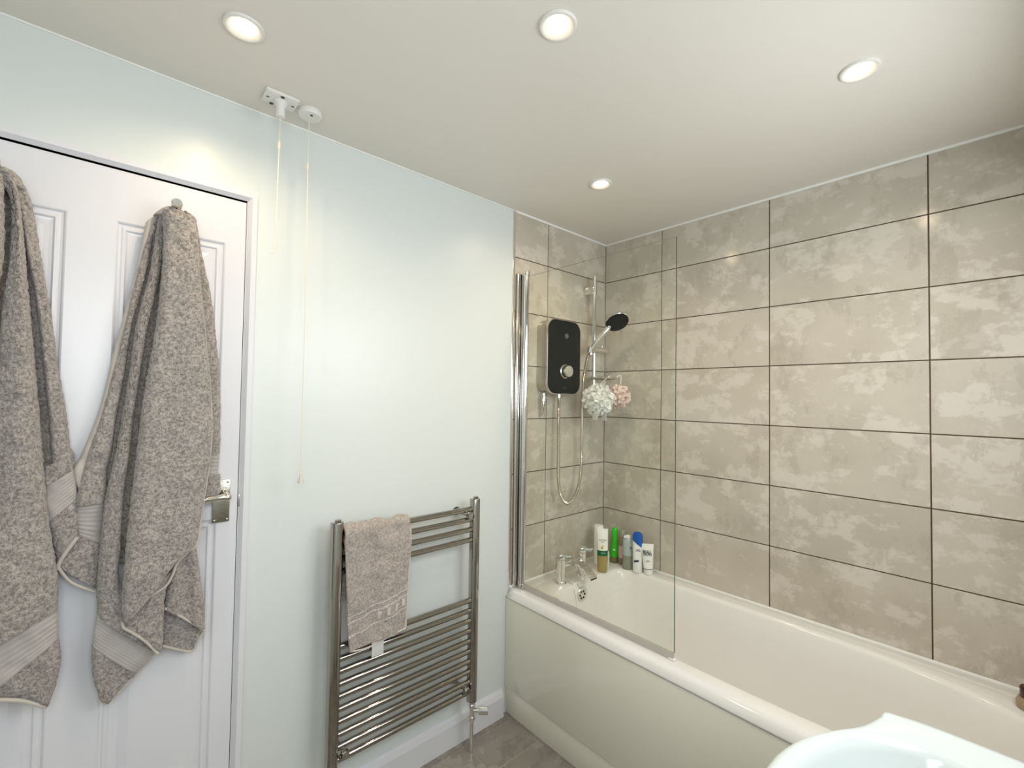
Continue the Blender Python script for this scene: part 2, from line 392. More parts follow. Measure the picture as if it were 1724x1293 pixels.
# ------------------------------------------------------------------ bath
def bath():
    b = empty('bath', (-.35, -.86, 0), 'white acrylic bath with a rounded end along the tiled wall', 'bath')
    X0, X1, Y0, Y1 = -.700, -.0005, -.0005, -1.735
    C = Vector((-.352, -.86)); n = 288; zt = .548
    def ray_rect(x0, x1, y0, y1, rad):
        out = []
        for k in range(n):
            t = 2*PI*k/n; d = Vector((math.cos(t)*.35, math.sin(t)*.87)); s = 1e9
            if d.x > 1e-9: s = min(s, (x1-C.x)/d.x)
            if d.x < -1e-9: s = min(s, (x0-C.x)/d.x)
            if d.y > 1e-9: s = min(s, (y0-C.y)/d.y)
            if d.y < -1e-9: s = min(s, (y1-C.y)/d.y)
            out.append(C+d*s)
        return out
    def opening(x0, x1, y0, y1, e0, e1):
        """superellipse: squarish at the tap end (y0), round at the head end (y1)"""
        out = []; cx = (x0+x1)/2; a = (x1-x0)/2; cy = C.y
        for k in range(n):
            t = 2*PI*k/n; d = Vector((math.cos(t)*.35, math.sin(t)*.87))
            bb, e = (y0-cy, e0) if d.y > 0 else (cy-y1, e1)
            # radial root of |x/a|^e+|y/b|^e=1 from (cx,cy)
            s = (abs(d.x/a)**e+abs(d.y/bb)**e)**(-1/e); out.append(Vector((cx, cy))+d*s)
        return out
    rings = []
    def ring(o, z): rings.append([(p.x, p.y, z) for p in o])
    ring(ray_rect(X0-.010, X1, Y0, Y1, 0), .510); ring(ray_rect(X0-.0165, X1, Y0, Y1, 0), .512); ring(ray_rect(X0-.0165, X1, Y0, Y1, 0), .517)
    ring(ray_rect(X0-.006, X1, Y0, Y1, 0), zt-.013); ring(ray_rect(X0, X1, Y0, Y1, 0), zt-.006); ring(ray_rect(X0+.008, X1-.001, Y0-.001, Y1+.001, 0), zt-.002)
    ring(ray_rect(X0+.018, X1-.003, Y0-.003, Y1+.003, 0), zt)
    O = lambda i, dz0, dz1, e0=9, e1=3.1: opening(-.640+i, -.074-i, -.168-dz0, -1.615+dz1, e0, e1)
    ring(O(-.006, -.006, -.006), zt); ring(O(0, 0, 0), zt-.0015); ring(O(.005, .004, .006), zt-.006); ring(O(.010, .008, .014), zt-.016)
    ring(O(.020, .016, .050, 8), zt-.10); ring(O(.036, .030, .12, 7), zt-.22); ring(O(.052, .045, .20, 6), zt-.32); ring(O(.075, .070, .27, 5), zt-.37)
    ring(O(.11, .11, .34, 4), zt-.395); ring(O(.17, .2, .45, 3), zt-.400); ring(O(.24, .5, .6, 2.5), zt-.403)
    v = [p for r in rings for p in r]; f = []
    for r in range(len(rings)-1):
        for k in range(n):
            j = (k+1) % n; f.append([r*n+k, r*n+j, (r+1)*n+j, (r+1)*n+k])
    f.append([(len(rings)-1)*n+k for k in range(n)])
    me = pyd(v, f); bm = bmesh.new(); bm.from_mesh(me); bmesh.ops.recalc_face_normals(bm, faces=bm.faces[:]); bm.to_mesh(me); bm.free()
    o = link('tub', me, M_BATH, b, True)
    # sealant bead along the tiles
    s = MB().box((-.694, -.007, .545), (-.001, -.0006, .556), .002); s.box((-.007, Y1, .545), (-.0006, -.001, .556), .002)
    s.build('sealant', M_SILICONE, b)
    p = MB(); p.box((-.7125, Y1, .119), (-.697, -.0008, .509), .003)
    p.build('panel', M_PANEL, b)
    p = MB().box((-.705, Y1, .002), (-.692, -.0008, .125), .001); p.build('plinth', M_PANEL, b)
    p = MB().cyl((-.40, -.165, .497), (-.40, -.186, .497), .034, 32); ov = p.build('overflow', M_CHROME, b)
    p = MB()
    for k in range(6): t = k*PI/3; p.cyl((-.402+.016*math.cos(t), -.184, .496+.016*math.sin(t)), (-.402+.016*math.cos(t), -.1872, .496+.016*math.sin(t)), .0055, 12)
    p.build('overflow_hole', M_RUBBER, ov)
    p = MB().tube([(-.437, -.128, .552), (-.430, -.15, .556), (-.425, -.172, .548), (-.415, -.184, .520), (-.405, -.190, .505)], .0013, 6)
    p.tube([(-.447, -.128, .552), (-.45, -.165, .552), (-.455, -.19, .50), (-.452, -.205, .40), (-.45, -.24, .22), (-.44, -.35, .155)], .0013, 6)
    p.build('plug_chain', M_CHROME, b)
bath()

def bath_tap():
    t = empty('bath_filler_tap', (-.40, -.11, .548), 'chrome two-lever bath filler tap on the bath ledge', 'tap')
    y = -.118
    for x in (-.478, -.325):
        MB().lathe([(.026, 0), (.027, .003), (.023, .007), (.0205, .010), (.0205, .106), (.0215, .108), (.0215, .110)], (x, y, .548), (0, 0, 1), 28).build('pillar', M_CHROME, t)
        lv = MB().lathe([(.0215, 0), (.0225, .002), (.0225, .018), (.0205, .023), (.001, .024)], (x, y, .659), (0, 0, 1), 28)
        lv.prism([(0, -.014), (.03, -.014), (.050, -.011), (.053, 0), (.050, .011), (.03, .014), (0, .014)], .010, .022, Matrix.Translation((x, y, .659)) @ Matrix.Rotation(math.radians(-62), 4, 'Z'), .002)
        lv.build('lever', M_CHROME, t)
    MB().box((-.478, y-.013, .616), (-.325, y+.013, .642), .006, 3).build('bridge', M_CHROME, t)
    s = MB(); c = -.4015
    pts = []
    v = []; f = []; P = [(-.118, .630, .030, .012), (-.140, .633, .030, .012), (-.175, .628, .028, .011), (-.215, .612, .026, .009), (-.245, .592, .025, .007), (-.250, .588, .024, .006)]
    for yy, z, w, h in P: v += [(c-w, yy, z+h), (c+w, yy, z+h), (c+w*.9, yy, z-h), (c-w*.9, yy, z-h)]
    for k in range(len(P)-1):
        for i in range(4): j = (i+1) % 4; f.append([4*k+i, 4*k+j, 4*k+4+j, 4*k+4+i])
    f += [[0, 1, 2, 3], [4*len(P)-1-i for i in range(4)]]
    me = pyd(v, f); bm = bmesh.new(); bm.from_mesh(me); bmesh.ops.recalc_face_normals(bm, faces=bm.faces[:])
    bmesh.ops.bevel(bm, geom=[e for e in bm.edges if abs((e.verts[0].co-e.verts[1].co).normalized().y) > .8], offset=.004, segments=3, affect='EDGES'); bm.to_mesh(me); bm.free()
    link('spout', me, M_CHROME, t, True).data.set_sharp_from_angle(angle=math.radians(40))
    MB().box((c-.020, -.2525, .585), (c+.020, -.2495, .590), .0008).build('spout_slot', M_RUBBER, t)
bath_tap()

def bath_screen():
    t = empty('bath_screen', (-.66, -.02, .56), 'clear glass hinged bath screen with chrome tube on the bath rim', 'shower screen')
    MB().box((-.6835, -.020, .556), (-.6625, .0005, 1.975), .003).build('wall_channel', mat('soft_chrome', (.74, .70, .66), .13, 1), t)
    MB().box((-.6625, -.030, .556), (-.645, .0005, 1.975), .002).build('wall_channel', M_CHROME, t)
    MB().box((-.6655, -.0215, .556), (-.6625, -.0195, 1.972)).build('gasket', M_RUBBER, t)
    MB().cyl((-.659, -.050, .570), (-.659, -.050, 1.965), .0125, 28).build('hinge_tube', M_CHROME, t)
    for z in (.556, 1.965): MB().cyl((-.659, -.050, z), (-.659, -.050, z+.016), .0145, 24).build('tube_cap', M_CHROME, t)
    y0, y1, z0, z1 = -.064, -.782, .575, 1.957
    g = MB().box((-.663, y1, z0), (-.657, y0, z1)).build('glass_pane', M_GLASS, t, False)
    g.data.materials.append(M_DARKEDGE)
    for p in g.data.polygons:
        if abs(p.normal.x) < .5 and p.normal.y < -.5: p.material_index = 1
    g.data.materials.append(mat('glass_top_edge', (.38, .34, .26), .15))
    for p in g.data.polygons:
        if p.normal.z > .5: p.material_index = 2
    MB().box((-.6645, y1+.002, .553), (-.6555, y0, .574), .002).build('bottom_seal', M_SEAL, t)
    MB().box((-.666, y1-.004, .549), (-.654, y1+.02, .556), .002).build('seal_foot', M_SILICONE, t)
    MB().box((-.6635, -.062, .575), (-.6565, -.055, 1.957)).build('tube_gasket', M_RUBBER, t)
bath_screen()

# ------------------------------------------------------------------ shower
def electric_shower():
    t = empty('electric_shower', (-.421, -.001, 1.60), 'black-fronted electric shower unit with silver sides on the tiles', 'shower unit')
    c = (-.421, 1.605)
    MB().prism(rrect(.232, .356, .052, 10, c), 0.001, .066, FRONT, .006, 3).build('casing', M_SILVER, t)
    MB().prism(rrect(.238, .362, .054, 10, c), .062, .073, FRONT, .002, 2).build('bezel', M_CHROME, t)
    MB().prism(rrect(.231, .355, .051, 10, c), .070, .0775, FRONT, .003, 3).build('front_plate', M_BLACK, t)
    MB().tube([(-.412+.0105*math.cos(a*PI/12), -.0785, 1.708+.0105*math.sin(a*PI/12)) for a in range(24)], .0026, 8, None, True).build('power_button', mat('grey_ring', (.18, .18, .17), .3, .6), t)
    MB().cyl((-.412, -.077, 1.708), (-.412, -.0795, 1.708), .006, 16).build('power_button', mat('grey_dot', (.12, .12, .11), .4), t)
    d = MB().lathe([(.034, 0), (.034, .006), (.030, .008), (.0285, .030), (.0265, .033), (.001, .034)], (-.424, -.077, 1.535), (0, -1, 0), 40); d = d.build('dial', mat('brushed_chrome', (.72, .69, .64), .22, 1), t)
    MB().box((-.437, -.1125, 1.5155), (-.411, -.1108, 1.5185), .0004).build('dial_mark', mat('grey_mark', (.35, .33, .3), .5), d)
    # faint lettering low on the front plate
    text_mesh('mira', .016, (-.421, -.0778, 1.455), FRONT, mat('dim_lettering', (.05, .05, .05), .4), t, 'lettering')
    v = MB().lathe([(.009, 0), (.009, .012), (.013, .016), (.013, .03), (.008, .036), (.008, .055), (.012, .060), (.012, .072), (.008, .078), (.008, .108)], (-.515, -.028, 1.428), (0, 0, -1), 18)
    v.cyl((-.515, -.028, 1.395), (-.532, -.045, 1.395), .005, 12)
    v.build('inlet_valve', M_CHROME, t)
    MB().cyl((-.42, -.04, 1.43), (-.42, -.04, 1.405), .011, 16).build('hose_nut', M_CHROME, t)
def text_mesh(s, size, loc, orient, m, parent, name='lettering', bold=False, align='CENTER', ext=.0002, sx=1.0, spacing=1.0, line=1.0):
    c = bpy.data.curves.new('txt', 'FONT'); c.body = s; c.size = size; c.align_x = align; c.align_y = 'CENTER'; c.extrude = ext; c.resolution_u = 3; c.space_line = line; c.space_character = spacing
    if bold: c.offset = size*.022
    o = bpy.data.objects.new('txt', c); COL.objects.link(o); bpy.context.view_layer.update()
    me = bpy.data.meshes.new_from_object(o.evaluated_get(bpy.context.evaluated_depsgraph_get())); bpy.data.objects.remove(o)
    me.transform(Matrix.Translation(loc) @ orient @ Matrix.Diagonal((sx, 1, 1, 1))); me.materials.clear()
    return link(name, me, m, parent)
electric_shower()

def riser():
    t = empty('shower_riser_rail', (-.174, -.06, 1.35), 'chrome vertical shower riser rail in the tiled corner', 'shower rail')
    MB().cyl((-.174, -.06, 1.35), (-.174, -.06, 2.052), .0105, 24).build('pole', M_CHROME, t)
    for z in (1.975, 1.385):
        MB().box((-.192, -.066, z-.021), (-.158, -.001, z+.021), .004, 3).build('wall_bracket', M_CHROME, t)
    s = MB().cyl((-.238, -.078, 1.658), (-.088, -.078, 1.658), .0165, 24)
    s.cyl((-.174, -.06, 1.642), (-.174, -.06, 1.674), .021, 24); s.cyl((-.238, -.083, 1.640), (-.238, -.090, 1.672), .017, 20)
    s.sphere((-.128, -.078, 1.680), .008, 14)
    s.build('slider', M_CHROME, t)
    d = MB(); c = (-.165, -.118)
    d.tube([(c[0]+.098*math.cos(a*PI/24), c[1]+.060*math.sin(a*PI/24), 1.512) for a in range(48)], .0045, 8, None, True)
    d.box((-.215, -.110, 1.504), (-.115, -.020, 1.515), .004); d.cyl((-.174, -.06, 1.500), (-.174, -.06, 1.525), .018, 20)
    d.build('soap_dish_ring', M_CHROME, t)
    MB().lathe([(.001, -.012), (.05, -.012), (.085, -.004), (.096, .002), (.093, .003), (.05, -.008), (.001, -.008)], (c[0], c[1], 1.512), (0, 0, 1), 40, False, 1, .6).build('soap_dish', glass('clear_acrylic', (.80, .80, .76), 1.45), t)
riser()

def handset():
    t = empty('shower_handset', (-.238, -.09, 1.655), 'chrome shower handset with round black face and metal hose', 'shower head')
    top = Vector((-.178, -.205, 1.792)); n = Vector((-.30, -.56, -.77)).normalized()
    h = MB().tube(catmull([(-.238, -.088, 1.628), (-.236, -.094, 1.66), (-.222, -.125, 1.705), (-.204, -.160, 1.750), tuple(top-n*.012+Vector((-.012, .03, -.012)))], 8), .0125, 16, lambda i, m: .85+.35*i/m)
    h.build('handle', M_CHROME, t)
    MB().lathe([(.012, -.026), (.034, -.022), (.056, -.010), (.0605, -.003), (.0605, .002), (.058, .004)], top, n, 48).build('head_shell', M_CHROME, t)
    MB().lathe([(.0575, .003), (.0575, .0062), (.054, .008), (.001, .008)], top, n, 48).build('spray_face', M_BLACK, t)
    P = catmull([(-.42, -.04, 1.41), (-.424, -.043, 1.30), (-.430, -.050, 1.15), (-.434, -.055, 1.02), (-.418, -.058, .935), (-.372, -.060, .890), (-.318, -.060, .915), (-.280, -.060, .99), (-.266, -.060, 1.11), (-.262, -.058, 1.32), (-.262, -.065, 1.50), (-.256, -.08, 1.60), (-.243, -.088, 1.632)], 52)
    MB().tube(P, .0082, 10, lambda i, m: 1.0 if i % 2 else .84).build('hose', mat('ribbed_steel', (.66, .62, .55), .2, 1), t)
handset()

def puff(name, c, r, col, label, n, hook, tail=0):
    t = empty(name, c, label, 'bath puff', 'mesh bath puffs on the soap dish')
    m = bpy.data.materials.new(name); m.use_nodes = True; N, L = nodes(m); N.remove(N['Principled BSDF'])
    d = N.new('ShaderNodeBsdfDiffuse'); d.inputs[0].default_value = (*col, 1); tr = N.new('ShaderNodeBsdfTranslucent'); tr.inputs[0].default_value = (*col, 1)
    x = N.new('ShaderNodeMixShader'); x.inputs[0].default_value = .25; L.new(d.outputs[0], x.inputs[1]); L.new(tr.outputs[0], x.inputs[2]); L.new(x.outputs[0], N['Material Output'].inputs[0])
    rn = random.Random(len(label)); V = []; Fc = []
    c = Vector(c)
    for k in range(n):
        # ruffled fan: a wavy frill standing out from the middle
        z = 1-2*(k+.5)/n; a = k*2.39996; rr = math.sqrt(max(0, 1-z*z)); ax = Vector((rr*math.cos(a), rr*math.sin(a), z))
        u = ax.orthogonal().normalized(); w = ax.cross(u); ph = rn.uniform(0, 6.3); R_ = r*rn.uniform(.8, 1.06); seg = 40; wob = rn.choice((3, 4, 5)); fr = r*rn.uniform(.36, .5)
        base = len(V)
        for j, q in enumerate((.0, .35, .7, 1.0)):
            for s in range(seg):
                th = 2*PI*s/seg; wv = math.sin(wob*th+ph)*q
                p = c+ax*(R_*(.58+.40*q**.7*(.85+.15*wv)))+(u*math.cos(th)+w*math.sin(th))*(fr*(.12+.88*q)*(1+.28*wv))
                V.append(p+Vector((rn.uniform(-1, 1), rn.uniform(-1, 1), rn.uniform(-1, 1)))*r*.012)
        for j in range(3):
            for s in range(seg): s2 = (s+1) % seg; Fc.append([base+j*seg+s, base+j*seg+s2, base+(j+1)*seg+s2, base+(j+1)*seg+s])
    link('mesh_frills', pyd(V, Fc), m, t, True)
    MB().sphere(c, r*.62, 24).build('core', m, t)
    if tail:
        g = glass('sheer_net', (.90, .90, .88), 1.3); N, L = nodes(g)
        mx = N.new('ShaderNodeMixShader'); mx.inputs[0].default_value = .30; df = N.new('ShaderNodeBsdfDiffuse'); df.inputs[0].default_value = (.9, .9, .86, 1)
        out = N['Material Output']; src = out.inputs[0].links[0].from_socket; L.new(src, mx.inputs[1]); L.new(df.outputs[0], mx.inputs[2]); L.new(mx.outputs[0], out.inputs[0])
        for (ox, oz, ux, uz, ln, wd) in ((-.05, -.01, -.80, -.25, .075, .034), (-.03, -.05, -.35, -.9, .055, .026), (.02, -.055, .2, -1, .05, .022), (.05, -.04, .45, -.75, .05, .02), (.01, .055, .3, .7, .05, .022)):
            V = []; Fc = []; b0 = 0; ns, nt = 14, 9
            for i in range(ns+1):
                s = i/ns; wdt = wd*math.sin(PI*min(1, .12+s*.86))**.6
                for j in range(nt+1):
                    q = j/nt*2-1
                    V.append(c+Vector((ox+ux*ln*s-uz*wdt*q, -.022+.012*math.cos(q*5+s*4), oz+uz*ln*s+ux*wdt*q)))
            for i in range(ns):
                for j in range(nt): Fc.append([b0+i*(nt+1)+j, b0+i*(nt+1)+j+1, b0+(i+1)*(nt+1)+j+1, b0+(i+1)*(nt+1)+j])
            link('loose_net', pyd(V, Fc), g, t, True)
    MB().tube(catmull([tuple(c+Vector((0, 0, r*.6)))]+hook, 8), .0019, 6).build('hanging_cord', M_SILICONE, t)
puff('bath_puff', (-.262, -.155, 1.402), .072, (1, .99, .95), 'white net bath puff with loose sheer frills, nearer the shower unit', 90, [(-.235, -.145, 1.475), (-.205, -.172, 1.513), (-.195, -.178, 1.521), (-.19, -.17, 1.513)], 1)
puff('bath_puff', (-.122, -.180, 1.418), .058, (.97, .82, .75), 'pink net bath puff, the smaller one nearer the long tiled wall', 70, [(-.115, -.185, 1.475), (-.108, -.183, 1.520), (-.118, -.174, 1.524), (-.125, -.168, 1.512)])

# ------------------------------------------------------------------ bottles on the bath ledge
G_B = 'toiletries in the corner of the bath'
ZB = .5485
CAMXY = Vector((-2.0813, -1.548))
def face_cam(x, y, extra=0):
    """turns flat fronts of bottles to the room"""
    d = CAMXY-Vector((x, y)); return math.atan2(d.y, d.x)+PI/2+extra
def oval(mb, prof, x, y, rz, seg=36, lean=(0, 0)):
    """prof: (half width, half depth, z, dx)"""
    bm = bmesh.new(); rings = []
    for p in prof:
        w, d, z = p[:3]; dx = p[3] if len(p) > 3 else 0
        rings.append([bm.verts.new((dx+w*math.cos(2*PI*i/seg)*(1 if abs(math.cos(2*PI*i/seg)) > 0 else 1), d*math.sin(2*PI*i/seg), z)) for i in range(seg)])
    for A, B in zip(rings, rings[1:]):
        for i in range(seg): j = (i+1) % seg; bm.faces.new((A[i], A[j], B[j], B[i]))
    bm.faces.new(rings[0][::-1]); bm.faces.new(rings[-1])
    bmesh.ops.recalc_face_normals(bm, faces=bm.faces[:])
    mt = Matrix.Translation((x, y, ZB)) @ Matrix.Rotation(rz, 4, 'Z') @ Matrix.Rotation(lean[0], 4, 'Y') @ Matrix.Rotation(lean[1], 4, 'X')
    return mb._add(bm, mt), mt
def plastic(name, col, rough=.25, trans=0): return mat(name, col, rough, Transmission_Weight=trans)
def bottles():
    # 1 tall white cylinder
    x, y = -.150, -.085
    t = empty('bottle', (x, y, ZB), 'tall plain white cylindrical bottle, tallest of the bath corner group', 'bottle', G_B)
    MB().lathe([(.022, 0), (.0245, .003), (.0245, .115), (.0235, .117)], (x, y, ZB), (0, 0, 1), 32).build('body', plastic('white_hdpe', (.86, .85, .80)), t)
    MB().lathe([(.0235, .117), (.0247, .118), (.0247, .198), (.023, .202), (.001, .2025)], (x, y, ZB), (0, 0, 1), 32).build('cap', plastic('white_cap', (.88, .86, .82)), t)
    # 2 white and gold tube standing on a clear end
    x, y = -.215, -.158; rz = face_cam(x, y)
    t = empty('tube', (x, y, ZB), 'gold and white shampoo tube with green band, in front of the tall white bottle', 'tube', G_B)
    mb, mt = oval(MB(), [(.021, .017, 0), (.0235, .019, .004), (.0255, .0205, .05), (.0262, .020, .082)], x, y, rz)
    mb.build('gold_base', plastic('amber_gel', srgb(190, 170, 105), .12, .35), t)
    oval(MB(), [(.0262, .0200, .082, 0), (.0264, .0188, .108, 0)], x, y, rz)[0].build('green_band', plastic('green_print', srgb(8, 98, 60), .3), t)
    oval(MB(), [(.0264, .0188, .108, 0), (.0266, .013, .15, -.0005), (.0270, .006, .188, -.001), (.0272, .0018, .205, -.001), (.0272, .0016, .212, -.001)], x, y, rz)[0].build('white_sleeve', plastic('white_print', (.88, .87, .83), .3), t)
    fr = mt @ Matrix.Translation((0, -.0128, .158)) @ Matrix.Rotation(math.radians(-6), 4, 'X') @ FRONT
    text_mesh('PANTENE', .0085, (0, 0, 0), fr, mat('grey_print', (.45, .44, .42), .5), t, 'lettering', False, 'CENTER', .0008)
    text_mesh('PRO-V', .005, (0, 0, 0), mt @ Matrix.Translation((0, -.0142, .149)) @ FRONT, bpy.data.materials['grey_print'], t, 'lettering', False, 'CENTER', .0008)
    d = MB().sphere((0, 0, 0), .006, 16, (1.0, .35, 1.2)); d.sphere((.004, 0, .009), .003, 12, (1, .4, 1.3)); d.bm.transform(mt @ Matrix.Translation((-.002, -.0178, .122)))
    d.build('gold_drop', plastic('gold_print', srgb(214, 176, 70), .35), t)
    text_mesh('SMOOTH', .005, (0, 0, 0), mt @ Matrix.Translation((.004, -.0198, .097)) @ FRONT, M_WHITE, t, 'lettering', False, 'CENTER', .0009)
    # 3 small white bottle behind
    x, y = -.150, -.128
    t = empty('bottle', (x, y, ZB), 'small white bottle mostly hidden behind the gold and white tube', 'bottle', G_B)
    MB().lathe([(.017, 0), (.019, .003), (.019, .075), (.012, .086)], (x, y, ZB), (0, 0, 1), 28).build('body', bpy.data.materials['white_hdpe'], t)
    MB().lathe([(.011, .086), (.011, .105), (.010, .108)], (x, y, ZB), (0, 0, 1), 24).build('cap', bpy.data.materials['white_cap'], t)
    # 4 green curved bottle on a brown cap
    x, y = -.062, -.118; rz = face_cam(x, y)
    t = empty('bottle', (x, y, ZB), 'bright green curved bottle standing on its brown cap', 'bottle', G_B)
    oval(MB(), [(.019, .014, 0), (.021, .016, .004), (.020, .015, .030)], x, y, rz)[0].build('cap', plastic('olive_cap', srgb(120, 108, 70), .3), t)
    oval(MB(), [(.020, .015, .030, 0), (.023, .017, .038, 0), (.022, .0165, .06, .001), (.0175, .0145, .095, .003), (.0155, .013, .13, .004), (.0165, .012, .160, .002), (.0145, .010, .174, .004), (.009, .006, .182, .006)], x, y, rz)[0].build('body', plastic('green_plastic', srgb(52, 190, 28), .25), t)
    g = MB(); g.box((-.006, -.0185, .066), (.006, -.0165, .074), .0005); g.bm.transform(Matrix.Translation((x, y, ZB)) @ Matrix.Rotation(rz, 4, 'Z')); g.build('label_mark', mat('cream_print', (.8, .8, .7), .4), t)
    # 5 grey-capped bottle with pink label
    x, y = -.047, -.160; rz = face_cam(x, y)
    t = empty('bottle', (x, y, ZB), 'taupe bottle with a pink label between the green and the clear bottle', 'bottle', G_B)
    oval(MB(), [(.019, .015, 0), (.021, .017, .003), (.021, .017, .13), (.016, .013, .142)], x, y, rz)[0].build('body', plastic('taupe_plastic', srgb(142, 126, 102), .3), t)
    oval(MB(), [(.0213, .0173, .034), (.0213, .0173, .095)], x, y, rz)[0].build('pink_label', plastic('pink_print', srgb(222, 176, 178), .4), t)
    oval(MB(), [(.0175, .0145, .142), (.018, .015, .144), (.018, .015, .170), (.014, .012, .174)], x, y, rz)[0].build('cap', plastic('grey_cap', srgb(150, 150, 130), .3), t)
    # 6 clear bottle with a white cap
    x, y = -.082, -.216; rz = face_cam(x, y)
    t = empty('bottle', (x, y, ZB), 'translucent pale blue-grey bottle beside the blue-topped bottle', 'bottle', G_B)
    oval(MB(), [(.024, .017, 0), (.0265, .019, .004), (.0260, .019, .04), (.0245, .018, .068)], x, y, rz)[0].build('lower_body', plastic('grey_gel', srgb(182, 186, 172), .12, .5), t)
    oval(MB(), [(.0245, .018, .068), (.0250, .018, .075), (.0258, .018, .115), (.0245, .017, .145), (.016, .012, .154)], x, y, rz)[0].build('upper_body', plastic('frosted_body', srgb(205, 216, 214), .15, .35), t)
    c6 = MB(); oval(c6, [(.014, .012, .154), (.0145, .0125, .156), (.0145, .0125, .165), (.012, .010, .168)], x, y, rz); c6.box((x-.030, y-.004, ZB+.158), (x-.002, y+.006, ZB+.170), .002); c6.build('cap', bpy.data.materials['white_cap'], t)
    text_mesh('O', .016, (0, 0, 0), Matrix.Translation((x, y, ZB)) @ Matrix.Rotation(rz, 4, 'Z') @ Matrix.Translation((.015, -.0165, .108)) @ FRONT, mat('navy_print', srgb(40, 52, 84), .4), t, 'lettering', True, 'CENTER', .0008)
    # 7 white bottle with a blue cap
    x, y = -.082, -.272; rz = face_cam(x, y)
    t = empty('bottle', (x, y, ZB), 'white shampoo bottle with a slanted bright blue cap', 'bottle', G_B)
    oval(MB(), [(.020, .015, 0), (.0225, .017, .004), (.0235, .018, .09), (.0240, .018, .135), (.0235, .0175, .150), (.021, .016, .168)], x, y, rz)[0].build('body', plastic('white_shampoo', (.88, .88, .86), .2), t)
    mbc, mtc = oval(MB(), [(.0244, .0190, 0), (.0250, .0195, .010), (.0250, .0195, .034), (.022, .017, .048), (.012, .010, .054)], 0, 0, 0)
    bmc = mbc.bm; bmc.transform(mtc.inverted())
    for v in bmc.verts:
        if v.co.z < .012: v.co.z -= v.co.x*.75+.003
    bmc.transform(Matrix.Translation((x, y, ZB+.142)) @ Matrix.Rotation(rz, 4, 'Z'))
    mbc.build('cap', plastic('blue_cap', srgb(14, 88, 180), .2), t)
    om = Matrix.Translation((x, y, ZB)) @ Matrix.Rotation(rz, 4, 'Z')
    NV = bpy.data.materials['navy_print']
    text_mesh('head &\nshoulders', .0062, (0, 0, 0), om @ Matrix.Translation((.003, -.0184, .112)) @ FRONT, NV, t, 'lettering', False, 'CENTER', .0008)
    q = MB().box((-.004, -.0190, .0570), (.0195, -.0130, .0660), .0004); q.bm.transform(om @ Matrix.Translation((0, 0, -.004)) @ Matrix.Rotation(math.radians(-12), 4, 'Y')); q.build('label_bar', NV, t)
    # 8 white tube on its cap, BULL DOG
    x, y = -.062, -.322; rz = face_cam(x, y)
    t = empty('tube', (x, y, ZB), 'short white tube with dark bold lettering, nearest the glass edge', 'tube', G_B)
    oval(MB(), [(.019, .0185, 0), (.0205, .0195, .003), (.0220, .0205, .026)], x, y, rz, lean=(math.radians(-3), 0))[0].build('cap', bpy.data.materials['white_cap'], t)
    oval(MB(), [(.0222, .0205, .026), (.0226, .0206, .0295)], x, y, rz, lean=(math.radians(-3), 0))[0].build('dark_ring', mat('charcoal_print', (.05, .05, .055), .4), t)
    mb, mt = oval(MB(), [(.0226, .0203, .0295), (.0255, .017, .07), (.0285, .009, .115), (.0305, .003, .138), (.0310, .0016, .146)], x, y, rz, lean=(math.radians(-3), 0))
    mb.build('sleeve', bpy.data.materials['white_print'], t)
    tl = Matrix.Translation((-.002, -.0138, .105)) @ Matrix.Rotation(math.radians(-14), 4, 'X') @ FRONT
    text_mesh('BULL\nDOG', .0185, (0, 0, 0), mt @ tl, bpy.data.materials['charcoal_print'], t, 'lettering', True, 'CENTER', .001, 1.0, 1.0, .62)
    text_mesh('SENSITIVE\nMOISTURISER', .0036, (0, 0, 0), mt @ Matrix.Translation((0, -.0188, .068)) @ Matrix.Rotation(math.radians(-10), 4, 'X') @ FRONT, bpy.data.materials['grey_print'], t, 'lettering', False, 'CENTER', .0008)
    # 9 little dark-topped bottle at the round end of the bath
    x, y = -.108, -1.562
    t = empty('bottle', (x, y, ZB), 'small clear jar with a dark red lid at the round bath end', 'bottle')
    MB().lathe([(.026, 0), (.030, .004), (.031, .018), (.026, .030), (.020, .033)], (x, y, ZB), (0, 0, 1), 32).build('body', plastic('clear_jar', srgb(205, 180, 145), .1, .5), t)
    MB().lathe([(.022, .033), (.0225, .034), (.0225, .058), (.020, .061), (.001, .062)], (x, y, ZB), (0, 0, 1), 32).build('lid', plastic('dark_red', srgb(60, 14, 14), .25), t)
bottles()

